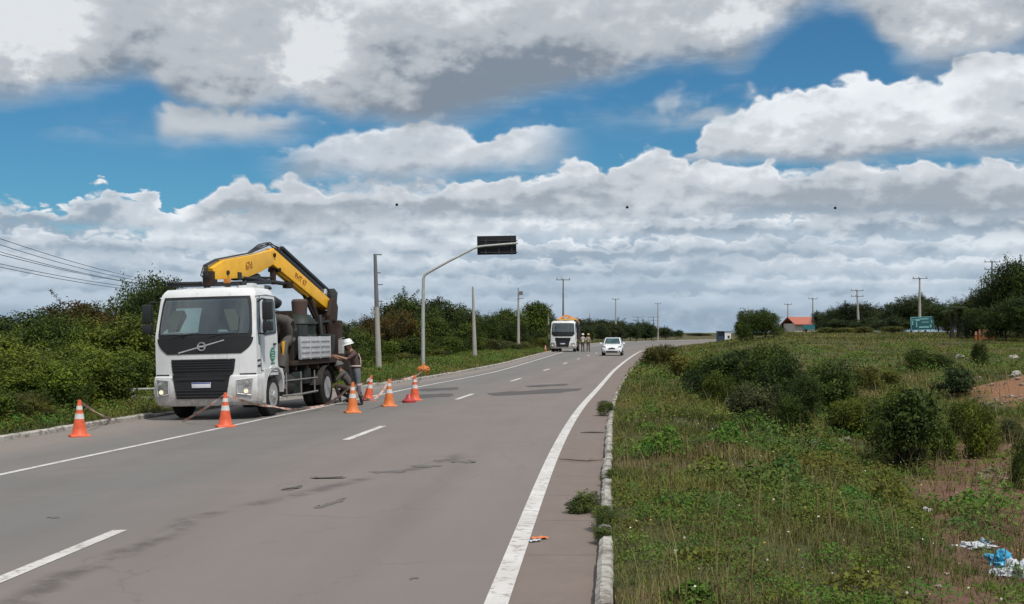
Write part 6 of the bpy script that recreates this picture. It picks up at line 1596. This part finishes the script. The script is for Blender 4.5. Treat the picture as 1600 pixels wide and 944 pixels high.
def build_car():
    Y = 100.0; X = (956 - 800) * Y / F_PX
    o = empty('hatchback_car', (X, Y, float(road_z(X, Y))), -R(7), 'small white hatchback driving towards the viewer in the right lane', 'car')
    # lofted body: stations from nose to tail
    st = [(0.0, .62, .30, .62), (.06, .74, .24, .72), (.30, .82, .22, .82), (.7, .85, .22, .90), (1.05, .86, .22, .96), (1.6, .87, .22, .98), (2.6, .87, .22, 1.0), (3.3, .86, .24, 1.02), (3.75, .82, .28, 1.0), (3.88, .70, .34, .9)]
    b = MB(); rings = []
    for y, w, z0, z1 in st:
        ring = []
        for k in range(20):
            a = 2 * PI * k / 20; ca, sa = math.cos(a), math.sin(a)
            ring.append(b.bm.verts.new((w * math.copysign(abs(ca) ** .45, ca), y, (z0 + z1) / 2 + (z1 - z0) / 2 * math.copysign(abs(sa) ** .45, sa))))
        rings.append(ring)
    for a, c in zip(rings, rings[1:]):
        for k in range(20): b.bm.faces.new((a[k], a[(k + 1) % 20], c[(k + 1) % 20], c[k]))
    b.bm.faces.new(rings[0][::-1]); b.bm.faces.new(rings[-1]); b.build('body', CARWHITE, o, angle=50)
    b = MB(); v = []
    for y, w, z in ((.95, .74, .93), (1.65, .60, 1.44), (2.2, .61, 1.50), (3.1, .60, 1.47), (3.72, .70, .98)):
        v.append([(-w, y, z), (w, y, z)])
    low_ = [(-.80, .98, .92), (.80, .98, .92), (.82, 3.75, .96), (-.82, 3.75, .96)]
    P_ = [v[0][0], v[0][1], v[1][1], v[1][0], v[2][1], v[2][0], v[3][1], v[3][0], v[4][1], v[4][0]]
    b._add(P_ + [(-.82, 1.7, .95), (.82, 1.7, .95), (.82, 3.0, .97), (-.82, 3.0, .97)], [(0, 1, 2, 3), (3, 2, 4, 5), (5, 4, 6, 7), (7, 6, 8, 9), (1, 11, 2), (11, 12, 6, 4, 2), (12, 8, 6), (0, 3, 10), (10, 3, 5, 7, 13), (13, 7, 9), (0, 10, 11, 1), (10, 13, 12, 11), (13, 9, 8, 12)])
    gh = b.build('roof', CARWHITE, o, .04, 3, angle=50)
    b = MB(); b._add([(-.66, 1.02, .98), (.66, 1.02, .98), (.54, 1.60, 1.405), (-.54, 1.60, 1.405)], [(0, 1, 2, 3)]); 
    w_ = b.build('windshield', GLASS, o); w_.location = (0, -.03, .03)
    for s in (-1, 1):
        b = MB(); b._add([(s * .80, 1.5, 1.02), (s * .80, 3.0, 1.03), (s * .65, 2.9, 1.40), (s * .645, 1.9, 1.41)], [(0, 1, 2, 3)]); w_ = b.build('side_window', GLASS, o); w_.location = (s * .02, 0, 0)
        b = MB(); b.prism([(.50, .12), (.76, .30), (.80, .02), (.64, -.02)], 'Z', 0, .01)
        b = MB(); b.grid(lambda u, q: (s * (.50 + .28 * u), .015 + .20 * u ** 1.5 - .035, .66 + .05 * u + .15 * q - .05 * q * (1 - u)), 5, 3); b.build('headlight', LAMPGLASS, o, angle=60)
        b = MB(); b.lathe([(.05, -.02), (.055, .03)], (s * .62, .0, .38), 'Y', 12); b.build('fog_lamp', BLACKP, o)
        b = MB(); b.box((s * .95, 1.25, 1.02), (.20, .12, .14)); b.build('mirror', CARWHITE, o, .03)
        for y in (.72, 3.15): wheel(o, s * .76, y, .30, .19, s, truck=False)
        b = MB(); b.grid(lambda u, q: (s * (.865 + .012 * q), .72 + math.cos(R(10) + R(160) * u) * .36, .30 + math.sin(R(10) + R(160) * u) * .36), 12, 1); b.build('wheel_arch', BLACKP, o)
    b = MB(); b.box((0, -.03, .62), (.52, .05, .09)); b.build('grille', BLACKP, o, .01)
    b = MB(); b.box((0, -.01, .34), (.95, .09, .13)); b.build('air_intake', BLACKP, o, .02)
    b = MB(); b.box((0, -.045, .47), (.40, .02, .12)); b.build('licence_plate', PLATE, o)
    b = MB(); b.lathe([(.045, -.06), (.045, -.05)], (0, 0, .70), 'Y', 14); b.build('badge', STEEL, o)

# ================================================================ far buildings, signs, posts, kerbside bits
def build_far_things():
    TILE = mat('red_roof_tiles', (.34, .11, .075), .8, dirt=.25, dirt_col=(.16, .07, .05), scale=2, bumps=.5)
    WALL = mat('pale_render', (.48, .46, .42), .9, dirt=.2)
    Y = 235.0; p = gpt(1258, Y)
    o = empty('small_house', p, R(12), 'low house with faded red tile roof behind the field', 'house')
    MB().box((0, 0, .9), (6.6, 5, 2.2)).build('wall', WALL, o)
    b = MB(); b.prism([(-3.2, 1.75), (-3.2, 1.9), (0, 3.3), (3.2, 1.9), (3.2, 1.75), (0, 3.1)], 'X', -3.7, 3.7); b.build('roof', TILE, o)
    f = MB().box((-1.2, -2.52, .9), (.9, .06, 1.9)).build('door', BROWN, o); MB().box((1.4, -2.52, 1.1), (1.2, .06, .9)).build('window', GLASS, o)
    TEAL = mat('teal_panel', (.012, .14, .16), .6, dirt=.2, dirt_col=(.02, .09, .09), scale=3)
    p = gpt(1264, 205); o = empty('teal_board', p, 0, 'small teal board in front of the red-roofed house', 'board')
    MB().box((0, 0, 1.0), (2.0, .08, .75)).build('panel', TEAL, o)
    for x in (-.8, .8): MB().tube([(x, .07, -.1), (x, .07, 1.2)], .05, 6).build('leg', GALV, o)
    Y = 190; p = gpt(1297, Y); o = tag(MB().box((p.x, Y, p.z + .25), (4.4, .2, .40)).build('low_wall', WALL, None, .02), 'low pale wall strip right of the teal board', 'low wall')
    # small building at the skyline
    p = gpt(1131, 230); o = empty('small_building', p, 0, 'tiny building with white wall and dark blue left side on the skyline', 'building')
    MB().box((.55, 0, .9), (1.15, 2.4, 2.4)).build('wall', mat('white_render', (.62, .62, .60), .8), o); MB().box((-.62, .2, .95), (1.15, 2.2, 2.5)).build('blue_side', mat('dark_blue_panel', (.018, .035, .07), .6), o)
    MB().box((0, 0, 2.24), (2.6, 2.7, .12)).build('roof', mat('dark_roof', (.04, .04, .045), .8), o); MB().box((.7, -1.22, 1.2), (.4, .05, .5)).build('window', GLASS, o)
    # green destination sign
    Y = 150.0; p = gpt(1441, Y); o = empty('road_sign', p, R(6), 'teal-green destination sign with white lines at the edge of the dark grove', 'road sign')
    k = Y / F_PX; zc = CAM_H + (520 - 505.5) * k - p.z
    PAN = mat('green_sign_face', (.008, .070, .085), .6, scale=1.5, var=.25)
    pn = MB().box((0, 0, 0), (38 * k, .06, 21 * k)).build('panel', PAN, o, .02, loc=(0, 0, zc)); pn.rotation_euler = (0, R(-2), 0)
    WT = mat('sign_lettering', (.16, .36, .36), .6)
    for x, z, w, h in ((-1.2, .48, .7, .06), (-1.25, .1, .12, .5), (-.6, .45, .5, .22), (.2, .55, 1.2, .12), (.35, .15, .9, .08), (.2, -.45, 1.3, .18), (1.1, -.35, .25, .35), (-.75, -.1, .12, .7), (1.2, .2, .12, .4)):
        MB().box((x, -.035, z), (w, .02, h)).build('line', WT, pn)
    b = MB()
    for z in (-10 * k, 10 * k): b.box((0, -.035, z), (37 * k, .02, .06))
    for x in (-18.5 * k, 18.5 * k): b.box((x, -.036, 0), (.06, .02, 20 * k))
    b.build('border', WT, pn)
    for x in (-1.1, 1.1): MB().tube([(x, .08, -.1), (x, .08, zc + .6)], .06, 8).build('post', GALV, o)
    # orange posts and barrel
    OR = mat('orange_marker', (.55, .17, .05), .6, dirt=.2, dirt_col=(.3, .1, .04))
    for px, w, h, lb in ((1525, .12, .85, 'leftmost thin orange post in front of the grove'), (1531, .13, 1.0, 'second thin orange post, taller, in front of the grove'), (1546, .13, .85, 'thin orange post right of the orange barrel'), (1552.5, .10, .95, 'rightmost thin orange post in front of the grove')):
        p = gpt(px, 112); o = empty('marker_post', p, 0, lb, 'marker post'); MB().lathe([(w, -.05), (w * .8, h), (.01, h + .04)], (0, 0, 0), 'Z', 10).build('post', OR, o); MB().lathe([(w * .9, h * .7), (w * .87, h * .85)], (0, 0, 0), 'Z', 10, cap=False).build('band', BAND, o)
    p = gpt(1538.5, 112) + Vector((0, 0, .22)); o = empty('orange_barrel', p, 0, 'stout orange barrel among the thin orange posts', 'barrel')
    MB().lathe([(.27, -.05), (.27, .2), (.25, .22), (.25, .5), (.23, .52), (.22, .8), (.01, .84)], (0, 0, 0), 'Z', 14).build('drum', mat('pale_orange', (.62, .27, .13), .6), o)
    for z in (.3, .6): MB().lathe([(.256, z), (.256, z + .06)], (0, 0, 0), 'Z', 14, cap=False).build('band', BAND, o)
    for i, (px, py, s_) in enumerate(((1583, 533, .35), (1500, 535, .3))):
        p = at(px, py); b = MB(); b.blob((0, 0, .1), (s_, s_ * .7, s_ * .45), lump=.5, seed=i); o = b.build('pale_rock', CONC, loc=tuple(p)); tag(o, ['whitish rock in the upper field at the right edge', 'whitish rock in the upper field left of the orange posts'][i], 'rock')
    # low rail on a culvert by the left kerb
    rm = mat('grey_culvert_rail', (.36, .36, .34), .8, .1, .3, dirt=.3, scale=6)
    Yc, Xc = at_left(170, 648); Yc += 1.2; Xc = (170 - 800) * Yc / F_PX; z0 = gz(Xc, Yc)
    o = empty('culvert_rail', (Xc, Yc, z0), -R(0), 'low grey rail with slanted end slab beside the left front wheel', 'railing')
    e = Vector(((240 - 170) * Yc / F_PX + .1, .7, .02))
    MB().tube([(0, 0, .42), e + Vector((0, 0, .42))], .028, 8).build('top_rail', rm, o)
    for t_ in (0.0, .42, .82): 
        q = e * t_; b = MB(); b.prism([(q.x - .02, .42), (q.x + .05, .42), (q.x + .10, .0), (q.x - .04, .0)], 'Y', q.y - .03, q.y + .03); b.build('post', rm, o)
    MB()._add([(-.42, -.1, -.05), (.08, -.1, -.05), (0, -.1, .40), (-.12, -.1, .40), (-.42, .05, -.05), (.08, .05, -.05), (0, .05, .40), (-.12, .05, .40)], [(0, 1, 2, 3), (7, 6, 5, 4), (0, 4, 5, 1), (1, 5, 6, 2), (2, 6, 7, 3), (3, 7, 4, 0)]).build('end_slab', rm, o, .01)
    MB().box((e.x * .5, .95, .06), (e.x + .6, .5, .25)).build('sill', CONC, o, .02)

def crumple(name, seed, size, material, label, cat, p, fold=.5, n=16, rz=0.0):
    """a crumpled sheet or bag: a folded closed lump with sharp creases"""
    rnd = random.Random(seed); b = MB(); bm = b.bm
    bmesh.ops.create_icosphere(bm, subdivisions=4, radius=1.0)
    for v in bm.verts:
        q = v.co.copy(); k = 1 + fold * (mnoise.noise(q * 1.6 + Vector((seed, 0, 0))) + .6 * abs(mnoise.noise(q * 3.7 + Vector((0, seed, 0)))) - .8 * abs(mnoise.noise(q * 2.4 + Vector((0, 0, seed)))))
        k += .18 * mnoise.noise(q * 9 + Vector((seed, seed, 0)))
        v.co = Vector((q.x * size[0] * k, q.y * size[1] * k, max(-.02, q.z * size[2] * k + size[2] * .5)))
    o = b.build(name, material, angle=24, loc=(p.x, p.y, p.z)); o.rotation_euler = (0, 0, rz)
    return tag(o, label, cat)
def build_litter():
    BL = mat('blue_plastic_bag', (.03, .28, .46), .4, scale=8, var=.25); WHB = mat('white_plastic_bag', (.48, .50, .54), .45, dirt=.25, dirt_col=(.25, .2, .18), scale=12); PB = mat('pale_blue_plastic', (.22, .36, .46), .45, dirt=.3, dirt_col=(.3, .24, .22), scale=12)
    crumple('plastic_bag', 3, (.115, .10, .10), BL, 'bright blue crumpled plastic bag in the litter at the lower right', 'plastic bag', at(1562, 886), .5)
    crumple('plastic_bag', 5, (.12, .14, .10), WHB, 'white crumpled bag at the lower right edge beside the blue one', 'plastic bag', at(1592, 902), .6)
    crumple('plastic_bag', 12, (.10, .06, .04), WHB, 'flat dirty white bag on the soil below the blue bag', 'plastic bag', at(1560, 900), .6)
    crumple('plastic_sheet', 8, (.16, .07, .035), WHB, 'thin whitish crumpled sheet left of the pale blue scrap', 'plastic sheet', at(1520, 856), .8)
    crumple('plastic_sheet', 9, (.07, .06, .06), PB, 'pale blue scrap of plastic just above the bright blue bag', 'plastic sheet', at(1540, 856), .7)
    crumple('plastic_sheet', 19, (.06, .05, .04), WHB, 'small whitish scrap on the soil left of the litter heap', 'plastic sheet', at(1447, 801), .7)
    crumple('plastic_sheet', 21, (.24, .10, .05), WHB, 'pale folded sheet caught in the grass left of the rubble line', 'plastic sheet', at(1257, 693), .9)
    crumple('plastic_sheet', 23, (.14, .10, .05), WHB, 'pale scrap half hidden in the grass on the ditch edge', 'plastic sheet', at(1170, 652), .9)
    # wrapper on the shoulder
    Y, X = flat(845, 843); pz = Vector((X, Y, .004))
    o = empty('wrapper', pz, .3, 'torn orange and white wrapper lying on the right shoulder', 'wrapper')
    b = MB(); b.grid(lambda u, v: (-.09 + .16 * u, -.05 + .10 * v + .03 * u, .006 + .012 * abs(math.sin(7 * u + 3 * v))), 10, 5); b.build('orange_piece', CONE2, o)
    b = MB(); b.grid(lambda u, v: (-.15 + .12 * u, -.16 + .07 * v + .05 * u, .005 + .010 * abs(math.sin(6 * u + 4 * v))), 8, 4); b.build('white_piece', WHB, o)
    # twig on the shoulder by the kerb
    tw = mat('dry_twig', (.10, .07, .05), .9)
    Y, X = flat(905, 722); b = MB(); b.tube([(X - .28, Y + .25, .02), (X - .1, Y + .02, .03), (X + .12, Y - .02, .02), (X + .36, Y + .05, .03)], [.006, .010, .010, .005], 6); b.tube([(X + .12, Y - .02, .02), (X + .22, Y + .14, .05)], [.006, .003], 5)
    tag(b.build('twig', tw), 'bent dry twig lying across the right shoulder', 'twig')
    Y, X = flat(925, 677); b = MB(); b.tube([(X - .22, Y, .015), (X + .0, Y + .02, .022), (X + .24, Y + .02, .015)], [.008, .018, .012], 6); tag(b.build('twig', HOSE), 'short dark stick beside the right kerb', 'stick')
    # rubble line and stones on the red mound: each stone is a thing
    st = mat('pale_rubble', (.24, .19, .155), .9, dirt=.4, dirt_col=(.16, .10, .075), scale=9)
    rnd = random.Random(31)
    protos = []
    for k in range(4):
        b = MB(); b.blob((0, 0, 0), (1, .8, .6), seg=6, lump=.6, seed=k * 3); protos.append(b.build('stone', st, angle=25))
    first = [True] * 4
    def stone(p, s_, lb, grp):
        k = rnd.randrange(4); o = protos[k] if first[k] else protos[k].copy()
        if not first[k]: COL.objects.link(o)
        first[k] = False; o.location = p + Vector((0, 0, s_ * .25)); o.scale = (s_, s_ * rnd.uniform(.7, 1), s_ * rnd.uniform(.6, 1)); o.rotation_euler = (0, 0, rnd.uniform(0, 6)); tag(o, lb, 'stone', grp)
    for k in range(46):
        u = rnd.random(); stone(at(1308 + 92 * u + rnd.uniform(-3, 3), 689 - 10 * math.sin(u * 3) - 6 * u + rnd.uniform(-6, 6)), rnd.uniform(.03, .09), 'pale stone in the rubble line beyond the ditch', 'rubble line')
    for k in range(60):
        stone(at(rnd.uniform(1512, 1600), rnd.uniform(588, 640)), rnd.uniform(.03, .11), 'pale stone scattered on the red earth mound', 'stones on the mound')
    for k in range(18):
        stone(at(rnd.uniform(1530, 1572), rnd.uniform(732, 752)), rnd.uniform(.03, .08), 'grey stone in the small heap below the right edge bush', 'small stone heap')
    for k in range(26):
        stone(at(rnd.uniform(1440, 1600), rnd.uniform(770, 930)), rnd.uniform(.010, .03), 'small stone on the bare soil near the litter', 'stones on the bare soil')
    crumple('white_rock', 41, (.18, .14, .16), mat('white_block', (.42, .40, .37), .8), 'larger white block on top of the red earth mound', 'rock', at(1588, 590), .4)
    # dry stalks standing in the grass
    for k, (px, py, h, lb) in enumerate(((1262, 728, .55, 'leaning pale dry stalk in the grass below the rubble'), (1578, 820, .35, 'upright dry stalk near the right edge above the litter'), (1180, 760, .3, 'short dry stalk in the middle of the near grass'))):
        p = at(px, py); tag(MB().tube([p, p + Vector((.08, 0, h * .5)), p + Vector((.24 if k == 0 else .03, 0, h))], [.006, .005, .003], 5).build('dry_stalk', mat('straw', (.22, .18, .10), .9)), lb, 'dry stalk')
    # weed tuft sprawling over the kerb on to the shoulder
    for px, py, w, h, lb in ((915, 800, .34, .22, 'grey-green weed tuft growing over the kerb on to the shoulder'), (940, 850, .22, .14, 'small weed tuft in the broken kerb gap'), (950, 830, .3, .22, 'leafy weed clump at the kerb just above the gap'), (958, 760, .25, .2, 'weed clump leaning on the kerb'), (948, 650, .4, .3, 'weed clump covering the kerb where it fades into grass')):
        Y, X = flat(px, py); o = empty('weed_tuft', (X, Y, .0), px * 1.0, lb, 'weed')
        c = bpy.data.objects.new('leaves', SHRUBS[px % 4]); COL.objects.link(c); c.parent = o; c.scale = (w * .9, w * .9, h * 1.1); c.color = (.085, .115, .040, 1)
build_people()
build_cones()
build_poles()
build_far_truck()
build_car()
build_far_things()
build_litter()

# ---- things of one row that share a label get their place in the row
WORDS = ['leftmost', 'second', 'third', 'fourth', 'fifth', 'sixth', 'seventh', 'eighth', 'ninth', 'tenth', 'eleventh', 'twelfth', 'thirteenth', 'fourteenth', 'fifteenth', 'sixteenth', 'seventeenth', 'eighteenth', 'nineteenth', 'twentieth']
rows_ = {}
for o in bpy.data.objects:
    if o.parent is None and o.get('label') and o.get('category') in ('tree', 'shrub', 'palm'): rows_.setdefault(o['label'], []).append(o)
for lb, os_ in rows_.items():
    if 1 < len(os_) <= 20:
        os_.sort(key=lambda o: o.location.x / o.location.y)
        for k, o in enumerate(os_):
            o['label'] = lb + (', leftmost of them' if k == 0 else ', rightmost of them' if k == len(os_) - 1 else ', %s from left' % WORDS[k])
